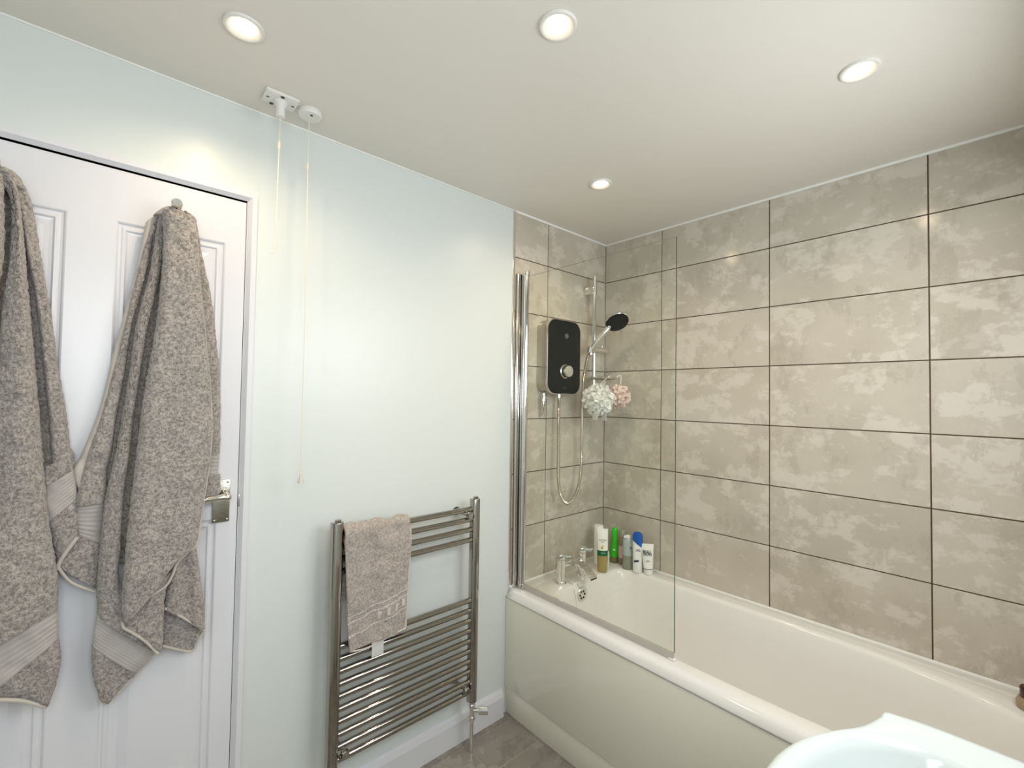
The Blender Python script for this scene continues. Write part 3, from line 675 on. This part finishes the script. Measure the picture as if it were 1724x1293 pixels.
# ------------------------------------------------------------------ towel radiator
def radiator():
    t = empty('towel_radiator', (-1.23, -.08, .2), 'chrome ladder towel radiator on the pale painted wall', 'radiator')
    for x in (-1.511, -.957):
        # D-shaped post
        pts = [(x+.0185*math.cos(a)*1.0, -.083-.020*math.sin(a)) for a in [PI*k/14 for k in range(15)]]
        pts = [(x+.0185, -.072)]+pts+[(x-.0185, -.072)]
        MB().prism(pts, .200, .998, None, .002, 2).build('post', M_CHROME2, t)
        MB().cyl((x, -.086, .996), (x, -.086, 1.006), .010, 18).build('bleed_cap', M_CHROME2, t)
    zs = [.958, .9175, .877, .836]+[.597-.0398*k for k in range(10)]
    for z in zs: MB().cyl((-1.500, -.080, z), (-.967, -.080, z), .0105, 20).build('bar', M_CHROME2, t)
    for x in (-1.473, -.992):
        for z in (.938, .257):
            b = MB().cyl((x, -.0005, z), (x, -.004, z), .017, 20); b.cyl((x, -.003, z), (x, -.092, z), .0075, 16); b.cyl((x, -.090, z), (x, -.104, z), .0145, 24, .012)
            b.build('wall_bracket', M_CHROME2, t)
    for x in (-1.511, -.957):
        v = MB().cyl((x, -.083, .200), (x, -.083, .183), .012, 20); v.lathe([(.014, 0), (.014, .012), (.0105, .015), (.0105, .045), (.014, .048), (.014, .060), (.009, .064)], (x, -.083, .187), (0, 0, -1), 20)
        v.cyl((x, -.083, .163), (x+.022, -.105, .163), .0085, 18)
        v.cyl((x+.020, -.103, .163), (x+.046, -.129, .163), .0155, 24, .0145)
        v.build('valve', M_CHROME, t)
        MB().cyl((x, -.083, .125), (x, -.083, .001), .0078, 18).build('pipe', M_CHROME, t)
radiator()

# ------------------------------------------------------------------ towels
def vnoise(x, z, s, seed):
    """cheap smooth value noise on arrays"""
    r = np.random.default_rng(seed).uniform(-1, 1, (64, 64)); u = x*s; v = z*s; i = np.floor(u).astype(int); j = np.floor(v).astype(int); fu = u-i; fv = v-j
    fu = fu*fu*(3-2*fu); fv = fv*fv*(3-2*fv); g = lambda a, b: r[a % 64, b % 64]
    return (g(i, j)*(1-fu)+g(i+1, j)*fu)*(1-fv)+(g(i, j+1)*(1-fu)+g(i+1, j+1)*fu)*fv
def sheet(y0, rows, amp, seed, cell=.005, fuzz=.0016, waves=(), thick=.008, edge=.5, bulge_bias=0.0, rib=0, ymin=.004, back=True):
    """a fold of cloth: rows of (left x, left z, right x, right z), bulging away from the wall by amp"""
    rows = np.array(rows, float); n = len(rows)
    seglen = [max(np.hypot(*(rows[i+1, :2]-rows[i, :2])), np.hypot(*(rows[i+1, 2:]-rows[i, 2:]))) for i in range(n-1)]
    V = []; tv = []
    for i in range(n-1):
        k = max(2, int(seglen[i]/cell)); a, b, c, d = rows[max(i-1, 0)], rows[i], rows[i+1], rows[min(i+2, n-1)]
        for q in range(k):
            t = q/k; V.append(.5*((2*b)+(c-a)*t+(2*a-5*b+4*c-d)*t*t+(3*b-a-3*c+d)*t**3)); tv.append((i+t)/(n-1))
    V.append(rows[-1]); tv.append(1.0); V = np.array(V); tv = np.array(tv)
    wid = np.hypot(V[:, 2]-V[:, 0], V[:, 3]-V[:, 1]).max(); m = max(6, int(wid/cell)); u = np.linspace(0, 1, m+1)
    X = V[:, :1]*(1-u)+V[:, 2:3]*u; Z = V[:, 1:2]*(1-u)+V[:, 3:4]*u
    uu = np.clip(2*u-1+bulge_bias*(1-(2*u-1)**2), -1, 1); bul = (1-np.abs(uu)**2.6)**edge
    taper = 1-.25*(tv[:, None])
    D = amp*bul[None, :]*np.ones_like(X)
    for wn, wa, wp, skew in waves: D = D+wa*np.sin(wn*PI*2*u[None, :]+wp+skew*tv[:, None]*3)*np.minimum(1, 6*u*(1-u))[None, :]
    D = D+.0035*vnoise(X+3, Z, 22, seed)+.002*vnoise(X, Z+5, 55, seed+1)
    if rib: D = D+.0009*np.sin(tv[:, None]*rib*2*PI)
    rng = np.random.default_rng(seed+3)
    if fuzz:
        D = D+fuzz*rng.uniform(-1, 1, D.shape)
        X = X+fuzz*.7*rng.uniform(-1, 1, X.shape); Z = Z+fuzz*.7*rng.uniform(-1, 1, Z.shape)
    Yf = -(y0+D); Yb = np.full_like(X, -(y0-thick)) - .6*np.maximum(D-.01, 0)
    Yb = np.maximum(Yb, Yf+.003); Yf = np.minimum(Yf, -ymin-.002); Yb = np.minimum(Yb, -ymin)
    r, c = X.shape; F_ = []; verts = np.concatenate([np.stack([X, Yf, Z], -1).reshape(-1, 3), np.stack([X, Yb, Z], -1).reshape(-1, 3)])
    N0 = r*c; I = np.arange(N0).reshape(r, c)
    q = np.stack([I[:-1, :-1], I[1:, :-1], I[1:, 1:], I[:-1, 1:]], -1).reshape(-1, 4); F_.append(q)
    F_.append(q[:, ::-1]+N0)
    per = np.concatenate([I[0, :], I[1:, -1], I[-1, -2::-1], I[-2:0:-1, 0]]); nx = np.roll(per, -1)
    F_.append(np.stack([per, nx, nx+N0, per+N0], -1))
    return verts, np.concatenate(F_)
def cloth(name, sheets, m, parent):
    V = []; Fc = []; o = 0
    for v, f in sheets: V.append(v); Fc.append(f+o); o += len(v)
    V = np.concatenate(V); Fc = np.concatenate(Fc); me = bpy.data.meshes.new('cloth'); me.vertices.add(len(V)); me.vertices.foreach_set('co', V.astype(np.float32).ravel())
    me.loops.add(Fc.size); me.polygons.add(len(Fc)); me.loops.foreach_set('vertex_index', Fc.astype(np.int32).ravel()); me.polygons.foreach_set('loop_start', np.arange(0, Fc.size, 4, dtype=np.int32)); me.update(calc_edges=True); me.validate()
    return link(name, me, m, parent, True)
def hem(name, paths, r, m, parent):
    for y0, P in paths: MB().tube(catmull([(x, -y0, z) for x, z in P], 6), r, 8).build(name, m, parent)
HOOK = M_CHROME
def coat_hook(x, z, label):
    t = empty('coat_hook', (x, -.001, z), label, 'hook', 'chrome hooks on the door')
    MB().cyl((x, .002, z), (x, -.006, z), .017, 24).build('base', HOOK, t)
    MB().tube(catmull([(x, -.004, z), (x, -.03, z-.004), (x, -.055, z-.004), (x, -.070, z+.010), (x, -.078, z+.028)], 8), .0068, 14).build('peg', HOOK, t)
    MB().lathe([(.010, 0), (.0125, .003), (.0125, .020), (.010, .023)], (x, -.070, z+.029), (0, -1, .15), 24).build('knob', HOOK, t)
coat_hook(-1.955, 1.868, 'chrome hook on the door above the full right-hand bath towel')
coat_hook(-2.275, 1.868, 'chrome hook on the door at the left edge of the view')

def right_towel():
    t = empty('bath_towel', (-1.95, -.05, .64), 'grey terry bath towel on the right-hand door hook, fully in view', 'towel', 'bath towels on the door')
    Z_=[(-1.934,1.905,-1.905,1.888),(-1.924,1.799,-1.887,1.790),(-1.917,1.669,-1.863,1.677),(-1.910,1.539,-1.846,1.544),(-1.904,1.425,-1.836,1.426),(-1.898,1.343,-1.831,1.342),(-1.891,1.237,-1.830,1.232)]
    Zb=[(-1.891,1.237,-1.831,1.232),(-1.887,1.208,-1.832,1.205),(-1.886,1.180,-1.833,1.175)]
    Ze=[(-1.886,1.180,-1.829,1.175),(-1.886,1.155,-1.826,1.143),(-1.883,1.130,-1.827,1.119),(-1.876,1.106,-1.857,1.102)]
    E_=[(-2.014,1.852,-1.988,1.880),(-2.020,1.804,-2.004,1.807),(-2.035,1.698,-2.022,1.700),(-2.051,1.601,-2.038,1.603),(-2.065,1.525,-2.048,1.526),(-2.081,1.414,-2.062,1.414),(-2.093,1.347,-2.075,1.346),(-2.118,1.255,-2.086,1.274),(-2.133,1.211,-2.100,1.217),(-2.120,1.160,-2.100,1.160)]
    A_=[(-1.996,1.872,-1.975,1.880),(-2.011,1.802,-1.990,1.818),(-2.031,1.696,-2.000,1.710),(-2.055,1.524,-2.020,1.583),(-2.075,1.414,-2.032,1.443),(-2.089,1.333,-2.045,1.332),(-2.107,1.262,-2.050,1.258),(-2.117,1.206,-2.058,1.201),(-2.124,1.148,-2.066,1.149),(-2.125,1.130,-2.070,1.132)]
    Ab=[(-2.125,1.130,-2.070,1.132),(-2.123,1.094,-2.072,1.086),(-2.119,1.059,-2.072,1.029)]
    Ae=[(-2.119,1.059,-2.072,1.029),(-2.130,1.033,-2.075,1.001),(-2.144,1.008,-2.076,.958),(-2.151,.992,-2.080,.919)]
    B_=[(-1.988,1.876,-1.955,1.884),(-1.995,1.813,-1.960,1.811),(-2.005,1.706,-1.962,1.701),(-2.026,1.581,-1.975,1.560),(-2.037,1.443,-1.988,1.422),(-2.048,1.333,-1.996,1.324),(-2.055,1.260,-2.000,1.242),(-2.064,1.203,-2.005,1.183),(-2.071,1.152,-2.008,1.124),(-2.077,1.062,-2.010,1.021),(-2.080,.978,-2.008,.933),(-2.081,.922,-1.995,.841),(-2.078,.864,-1.958,.732)]
    Bb=[(-2.078,.864,-1.958,.732),(-2.081,.838,-1.970,.720),(-2.083,.814,-1.984,.706),(-2.085,.789,-1.998,.692)]
    Be=[(-2.085,.789,-1.998,.692),(-2.085,.749,-2.015,.675),(-2.080,.706,-2.034,.657),(-2.067,.660,-2.050,.640)]
    C_=[(-1.985,1.874,-1.917,1.872),(-1.980,1.800,-1.908,1.827),(-1.982,1.693,-1.896,1.688),(-1.988,1.586,-1.884,1.591),(-1.999,1.481,-1.875,1.505),(-2.010,1.377,-1.865,1.419),(-2.016,1.275,-1.859,1.301),(-2.021,1.203,-1.863,1.202),(-2.026,1.117,-1.872,1.117),(-2.030,1.042,-1.880,1.055),(-2.033,.962,-1.887,1.006),(-2.035,.905,-1.930,.966),(-2.034,.870,-1.973,.902),(-2.031,.848,-2.023,.852)]
    D_=[(-1.990,.902,-1.937,.941),(-2.014,.858,-1.948,.891),(-2.029,.834,-1.950,.831),(-2.024,.820,-1.949,.771),(-1.992,.783,-1.953,.743)]
    E2=[(-1.941,.942,-1.885,1.000),(-1.943,.896,-1.872,.917),(-1.947,.867,-1.863,.843),(-1.948,.844,-1.856,.758)]
    F2=[(-1.954,.864,-1.856,.771),(-1.950,.786,-1.857,.743),(-1.947,.738,-1.882,.700)]
    top = [(-2.000,1.868,-1.912,1.868),(-1.990,1.884,-1.920,1.880),(-1.978,1.893,-1.935,1.890)][::-1]
    def pull(rows, d, k0=0): return [(a, b, c-d*min(1, .25+i*.25) if i >= k0 and i < len(rows)-2 else c, e) for i, (a, b, c, e) in enumerate(rows)]
    BACK = [(-1.975,1.870,-1.925,1.868),(-2.014,1.74,-1.905,1.74),(-2.044,1.56,-1.89,1.56),(-2.080,1.36,-1.875,1.36),(-2.108,1.20,-1.875,1.20),(-2.105,1.06,-1.885,1.06),(-2.07,.97,-1.90,.97)]
    S = [sheet(.012, BACK, .004, 13), sheet(.020, Z_, .014, 1), sheet(.022, Ze, .012, 2), sheet(.026, pull(A_, .013), .020, 4, waves=((1, .002, 0, .5),)), sheet(.022, Ae, .014, 5),
         sheet(.046, pull(B_, .030), .022, 6), sheet(.042, Be, .013, 7, waves=((1, .004, 1, 0),)), sheet(.080, C_, .028, 8, waves=((1.0, .004, .5, 1.0), (1.7, .0025, 2, -1)), bulge_bias=-.15, edge=.42),
         sheet(.070, D_, .012, 9), sheet(.052, E2, .012, 10, waves=((1.2, .007, .6, .2),)), sheet(.030, F2, .008, 11), sheet(.045, top, .030, 12)]
    cloth('terry_cloth', S, M_TOWEL, t)
    cloth('rolled_edge', [sheet(.018, E_, .014, 3, fuzz=.0002, thick=.004)], M_HEM, t)
    cloth('woven_band', [sheet(.020, Zb, .012, 20, fuzz=.0001, cell=.0022, rib=6)], M_BAND, t)
    cloth('woven_band', [sheet(.022, Ab, .014, 21, fuzz=.0001, cell=.0022, rib=9)], M_BAND, t)
    cloth('woven_band', [sheet(.044, Bb, .012, 22, fuzz=.0001, cell=.0022, rib=10)], M_BAND, t)
    h1 =(.086,[(-1.880,1.055),(-1.887,1.006),(-1.905,.988),(-1.927,.965),(-1.936,.937),(-1.950,.911),(-1.983,.891),(-2.012,.867),(-2.030,.850)])
    h2 =(.080,[(-2.031,.845),(-2.029,.830),(-2.013,.813),(-1.986,.782),(-1.960,.742)])
    h3 =(.042,[(-1.958,.732),(-1.984,.706),(-2.015,.675),(-2.052,.640),(-2.067,.661)])
    h4 =(.058,[(-1.948,.845),(-1.919,.819),(-1.886,.787),(-1.857,.757)])
    h5 =(.036,[(-1.948,.740),(-1.915,.719),(-1.883,.703),(-1.869,.726),(-1.855,.752)])
    h6 =(.036,[(-2.151,.994),(-2.126,.950),(-2.083,.917)])
    h9 =(.082,[(-1.910,1.827),(-1.898,1.688),(-1.886,1.591),(-1.877,1.505),(-1.867,1.419),(-1.861,1.301),(-1.865,1.202),(-1.874,1.117),(-1.880,1.055)])
    hem('hem', [h1, h2, h3, h4, h5, h6], .0032, M_HEM, t); hem('selvedge', [h9], .0022, M_HEM, t)
right_towel()
def left_towel():
    t = empty('bath_towel', (-2.25, -.05, .69), 'grey terry bath towel on the left door hook, cut by the photo edge', 'towel', 'bath towels on the door')
    A_ =[(-2.256,1.895,-2.245,1.893),(-2.252,1.840,-2.222,1.850),(-2.242,1.722,-2.201,1.718),(-2.223,1.591,-2.180,1.583),(-2.210,1.470,-2.163,1.452),(-2.199,1.362,-2.147,1.348),(-2.193,1.294,-2.139,1.277),(-2.187,1.226,-2.131,1.254)]
    Ab=[(-2.187,1.176,-2.131,1.218),(-2.180,1.135,-2.126,1.185),(-2.175,1.095,-2.122,1.149)]
    A2=[(-2.187,1.226,-2.131,1.254),(-2.187,1.176,-2.131,1.218)]
    Ae=[(-2.175,1.095,-2.122,1.149),(-2.165,1.059,-2.119,1.100),(-2.156,1.010,-2.119,1.055),(-2.152,.986,-2.136,1.019)]
    B_=[(-2.277,1.880,-2.247,1.885),(-2.276,1.823,-2.234,1.836),(-2.280,1.706,-2.221,1.720),(-2.289,1.578,-2.208,1.589),(-2.295,1.464,-2.198,1.483),(-2.299,1.352,-2.187,1.363),(-2.302,1.228,-2.175,1.229),(-2.303,1.106,-2.161,1.093),(-2.302,.985,-2.149,.979),(-2.301,.832,-2.147,.902)]
    Bb=[(-2.301,.832,-2.147,.902),(-2.283,.800,-2.145,.874),(-2.268,.770,-2.144,.847),(-2.255,.744,-2.144,.834)]
    Be=[(-2.255,.744,-2.144,.834),(-2.220,.730,-2.138,.792),(-2.193,.717,-2.142,.740),(-2.165,.691,-2.154,.686)]
    C_=[(-2.31,1.863,-2.258,1.870),(-2.35,1.719,-2.252,1.709),(-2.38,1.570,-2.262,1.555),(-2.40,1.413,-2.266,1.415),(-2.415,1.235,-2.260,1.227),(-2.42,1.060,-2.260,1.043),(-2.42,.858,-2.258,.859)]
    D_=[(-2.29,1.880,-2.27,1.884),(-2.35,1.70,-2.31,1.72),(-2.41,1.45,-2.34,1.45),(-2.45,1.2,-2.37,1.2),(-2.47,.9,-2.38,.85),(-2.44,.76,-2.40,.72)]
    top = [(-2.300,1.862,-2.228,1.862),(-2.292,1.884,-2.235,1.882),(-2.285,1.896,-2.246,1.896)][::-1]
    BACK = [(-2.27,1.875,-2.235,1.873),(-2.29,1.70,-2.205,1.70),(-2.31,1.45,-2.18,1.45),(-2.32,1.2,-2.165,1.2),(-2.32,.95,-2.165,.98)]
    def pull(rows, d): return [(a, b, c-d*min(1, .25+i*.25) if i < len(rows)-2 else c, e) for i, (a, b, c, e) in enumerate(rows)]
    A_ = [(a+(.004, .008, .018, .020, .020, .020, .020, .020)[i], b, c, e) for i, (a, b, c, e) in enumerate(A_)]; B_ = [(a+(0, .028, .034, .034, .038, .040, .042, .030, .008, 0)[i], b, c, e) for i, (a, b, c, e) in enumerate(B_)]
    S = [sheet(.012, BACK, .004, 39), sheet(.026, A_, .018, 31, waves=((1, .002, 1, 0),)), sheet(.024, A2, .020, 37), sheet(.024, Ae, .014, 32), sheet(.058, pull(B_, .004), .026, 33, waves=((1.0, .004, 2, 1),)), sheet(.054, Be, .014, 34),
         sheet(.088, C_, .026, 35), sheet(.03, D_, .025, 36), sheet(.045, top, .020, 38)]
    cloth('terry_cloth', S, M_TOWEL, t)
    cloth('woven_band', [sheet(.026, Ab, .018, 41, fuzz=.0001, cell=.0022, rib=10)], M_BAND, t)
    cloth('woven_band', [sheet(.058, Bb, .014, 42, fuzz=.0001, cell=.003, rib=8)], M_BAND, t)
    hem('hem', [(.036,[(-2.119,1.056),(-2.136,1.027),(-2.147,1.005),(-2.152,.987)]), (.064,[(-2.254,.744),(-2.219,.729),(-2.193,.715),(-2.160,.689)])], .0045, M_HEM, t)
left_towel()

def hand_towel():
    t = empty('hand_towel', (-1.377, -.1, .56), 'pale pinkish-grey hand towel draped over the radiator bars', 'towel')
    # over the top bar: back sheet, fold over the bar, front sheet, all one cloth
    HT = [(-1.492,1.26,-1.263,1.26),(-1.493,1.10,-1.262,1.10),(-1.494,1.02,-1.261,1.02),(-1.494,.955,-1.261,.950),(-1.495,.930,-1.258,.925),(-1.491,.895,-1.257,.884),(-1.488,.846,-1.260,.822),(-1.485,.789,-1.263,.761),(-1.481,.731,-1.266,.700),(-1.478,.674,-1.267,.649),(-1.475,.626,-1.269,.608),(-1.470,.583,-1.271,.592)]
    v1 = sheet(.105, HT, .003, 51, cell=.003, fuzz=.0005, waves=((1.0, .0055, .4, 1.1), (2.3, .0045, 1.2, -1.2), (3.7, .0018, 0, 1)), thick=.005, edge=.3, ymin=.0925)
    P = v1[0]; hi = P[:, 2] > .958; sarc = P[:, 2]-.958; rad = np.maximum(-P[:, 1]-.080, .0108); ang = np.clip(sarc/.024, 0, PI); down = np.maximum(sarc-PI*.024, 0)
    P[:, 1] = np.where(hi, -.080-rad*np.cos(ang), P[:, 1]); P[:, 2] = np.where(hi, .958+rad*np.sin(ang)-down, P[:, 2])
    cloth('terry_cloth', [v1], M_HTOWEL, t)
    LO = [(-1.430,.625,-1.262,.622),(-1.420,.598,-1.259,.590),(-1.400,.578,-1.261,.575)]
    cloth('under_layer', [sheet(.0925, LO, .001, 56, cell=.005, fuzz=.0006, thick=.001, ymin=.0912)], M_HTOWEL, t)
    # woven border near the hem: two slanting lines and a key pattern, a hair proud of the pile
    P, Q = v1; x, z = P[:, 0], P[:, 2]; d = z-(.690+.19*(x+1.476)); lo = z < .80
    key = (np.sin((x+1.5)*2*PI/.030) > .15)
    pat = lo & (((np.abs(d) < .0042)) | (np.abs(d+.019) < .0042) | (np.abs(d+.062) < .0042) | ((d < -.025) & (d > -.054) & key & (x > -1.40)))
    front = np.arange(len(P)) < len(P)//2; sel = Q[(pat & front)[Q].all(1)]
    us, inv = np.unique(sel, return_inverse=True); PB = P[us].copy(); PB[:, 1] -= .0013
    cloth('woven_border', [(PB, inv.reshape(sel.shape))], M_HHEM, t)
    hem('hem', [(.106, [(-1.470,.583),(-1.42,.575),(-1.37,.579),(-1.32,.588),(-1.271,.594)]), (.103, [(-1.258,.935),(-1.257,.884),(-1.260,.822),(-1.263,.761),(-1.266,.700),(-1.268,.649),(-1.271,.594)])], .0028, M_HHEM, t)
    tg = MB().box((-1.392, -.0995, .532), (-1.350, -.0985, .590), .0003).build('care_tag', mat('care_tag_cloth', (.72, .70, .66), .7), t)
hand_towel()

# ------------------------------------------------------------------ ceiling fittings
def downlight(x, y, label, lit=True):
    t = empty('downlight', (x, y, H), label, 'downlight', 'recessed ceiling downlights')
    MB().lathe([(.0435, 0), (.0435, -.002), (.0425, -.0055), (.0400, -.0065), (.0370, -.0060), (.0275, -.0008), (.0275, 0)], (x, y, H-.0002), (0, 0, 1), 48, False).build('bezel', M_PLASTIC, t)
    MB().lathe([(.001, -.0022), (.020, -.0020), (.0275, -.0008), (.0275, -.0002)], (x, y, H), (0, 0, 1), 40, False).build('lens', M_LENS, t)
    l = bpy.data.lights.new('downlight_lamp', 'SPOT'); l.energy = DOWN_W; l.color = DOWN_C; l.spot_size = math.radians(160); l.spot_blend = .9; l.shadow_soft_size = .025
    o = bpy.data.objects.new('lamp', l); COL.objects.link(o); o.parent = t; o.location = (0, 0, -.035)
for x, y, lb in ((-1.862, -.338, 'lit recessed downlight above the door, leftmost on the ceiling'), (-1.326, -.845, 'lit recessed downlight at the top centre of the ceiling'),
                 (-.650, -1.281, 'lit recessed downlight nearest the tiled long wall, at the right'), (-.622, -.435, 'lit recessed downlight above the shower end of the bath')):
    downlight(x, y, lb)
def pull_switch():
    t = empty('pull_switch', (-1.722, -.115, H), 'white oblong ceiling pull switch with a broken-off cord', 'pull cord switch', 'ceiling pull switches')
    a = math.radians(2)
    MB().box((-1.768, -.150, H-.009), (-1.680, -.080, H), .002).build('plate', M_PLASTIC, t)
    MB().lathe([(.019, 0), (.017, .010), (.0125, .018), (.0125, .044), (.0105, .046)], (-1.722, -.112, H-.008), (0, 0, -1), 28).build('stem', M_PLASTIC, t)
    for x, y in ((-1.757, -.115), (-1.690, -.115)): MB().box((x-.004, y-.002, H-.0098), (x+.004, y+.002, H-.0088)).build('screw_slot', M_RUBBER, t)
    for x, y in ((-1.724, -.140), (-1.741, -.088)): MB().cyl((x, y, H-.0098), (x, y, H-.0088), .0055, 12).build('screw_hole', M_RUBBER, t)
    c = MB().tube(catmull([(-1.722, -.112, H-.05), (-1.722, -.111, 2.2), (-1.722, -.110, 2.13), (-1.723, -.109, 1.99), (-1.722, -.108, 1.91), (-1.719, -.108, 1.865), (-1.724, -.108, 1.825), (-1.735, -.108, 1.812)], 8), .0014, 6)
    c.build('cord', M_PLASTIC2, t)
    MB().lathe([(.0015, 0), (.0045, .004), (.0045, .022), (.0015, .027)], (-1.722, -.110, 2.147), (0, 0, -1), 14).build('cord_connector', M_PLASTIC2, t)
    t = empty('pull_switch', (-1.638, -.109, H), 'white round ceiling pull switch with a long cord and bell', 'pull cord switch', 'ceiling pull switches')
    MB().lathe([(.033, 0), (.034, .003), (.034, .012), (.031, .016), (.001, .017)], (-1.638, -.109, H), (0, 0, -1), 36).build('body', M_PLASTIC, t)
    MB().cyl((-1.638, -.122, H-.0165), (-1.638, -.122, H-.0178), .004, 10).build('screw_hole', M_RUBBER, t)
    MB().tube(catmull([(-1.638, -.100, H-.012), (-1.638, -.100, 2.12), (-1.635, -.100, 1.85), (-1.634, -.100, 1.6), (-1.634, -.100, 1.35), (-1.633, -.100, 1.16)], 6), .0012, 6).build('cord', M_PLASTIC2, t)
    MB().lathe([(.0015, 0), (.0042, .004), (.0042, .020), (.0015, .025)], (-1.638, -.100, 2.116), (0, 0, -1), 14).build('cord_connector', M_PLASTIC2, t)
    MB().lathe([(.0015, 0), (.004, .004), (.0048, .016), (.0082, .024), (.0078, .028), (.001, .029)], (-1.633, -.100, 1.168), (0, 0, -1), 16).build('bell', mat('cream_bell', (.66, .60, .52), .4), t)
pull_switch()

# ------------------------------------------------------------------ basin
def basin():
    t = empty('wash_basin', (-1.30, -1.52, 0), 'white ceramic pedestal wash basin at the lower right', 'basin')
    zt = .850; yb = YF+.001; xc = -1.31
    # right half of the outline from the back corner to the middle of the front
    half = catmull([(-.985, yb, 0), (-.986, -1.60, 0), (-.990, -1.45, 0), (-1.000, -1.392, 0)], 10)[:-1] + catmull([(-1.000, -1.392, 0), (-1.006, -1.378, 0), (-1.030, -1.375, 0), (-1.083, -1.358, 0), (-1.135, -1.327, 0), (-1.190, -1.300, 0), (-1.257, -1.284, 0), (xc, -1.281, 0)], 8)
    R_ = [(p.x, p.y) for p in half]; L_ = [(2*xc-x, y) for x, y in R_[::-1]][1:]; out = R_+L_
    back = [(2*xc+.985+(-.985-2*xc-.985)*0, yb)]
    nb = 24; xl, xr = out[-1][0], out[0][0]; out += [(xl+(xr-xl)*k/nb, yb) for k in range(1, nb)]
    n = len(out); V = []; Fc = []
    cb = Vector((xc, -1.47))
    def ringf(fn, z): 
        for p in out: q = fn(Vector(p)); V.append((q[0], max(q[1], yb), z(q) if callable(z) else z))
    ins = lambda d: (lambda p: tuple(p+(cb-p).normalized()*d))
    def bowl(s, dy=0):
        def f(p):
            d = p-cb; a = math.atan2(d.y, d.x); rx, ry = .245*s, (.160*s if d.y > 0 else .135*s); return (cb.x+rx*math.cos(a), cb.y+ry*math.sin(a)+dy)
        return f
    ringf(lambda p: (xc+(p.x-xc)*.35, yb+(p.y-yb)*.45), .66); ringf(lambda p: (xc+(p.x-xc)*.62, yb+(p.y-yb)*.72), .70); ringf(lambda p: (xc+(p.x-xc)*.88, yb+(p.y-yb)*.90), .765)
    ringf(ins(.010), .805); ringf(ins(.002), .825); ringf(ins(0), .838); ringf(ins(.002), .8455); ringf(ins(.007), zt); ringf(ins(.016), zt+.0005)
    ringf(bowl(1.04), zt-.004); ringf(bowl(1.0), zt-.008); ringf(bowl(.97), zt-.018); ringf(bowl(.90), zt-.06); ringf(bowl(.75), zt-.11); ringf(bowl(.50), zt-.14); ringf(bowl(.12), zt-.15)
    nr = len(V)//n
    for r in range(nr-1):
        for k in range(n): j = (k+1) % n; Fc.append([r*n+k, r*n+j, (r+1)*n+j, (r+1)*n+k])
    Fc.append([(nr-1)*n+k for k in range(n)]); Fc.append([k for k in range(n)][::-1])
    me = pyd(V, Fc); bm = bmesh.new(); bm.from_mesh(me); bmesh.ops.recalc_face_normals(bm, faces=bm.faces[:]); bm.to_mesh(me); bm.free()
    o = link('bowl', me, M_CERAMIC, t, True)
    me.set_sharp_from_angle(angle=math.radians(60))
    MB().lathe([(.10, 0), (.105, .02), (.085, .08), (.078, .35), (.095, .62), (.12, .70)], (xc, YF+.16, .0), (0, 0, 1), 40, True, 1, .85).build('pedestal', M_CERAMIC, t)
    MB().lathe([(.022, 0), (.022, .003), (.001, .004)], (xc, -1.47, zt-.1505), (0, 0, 1), 28).build('waste', M_CHROME, t)
basin()
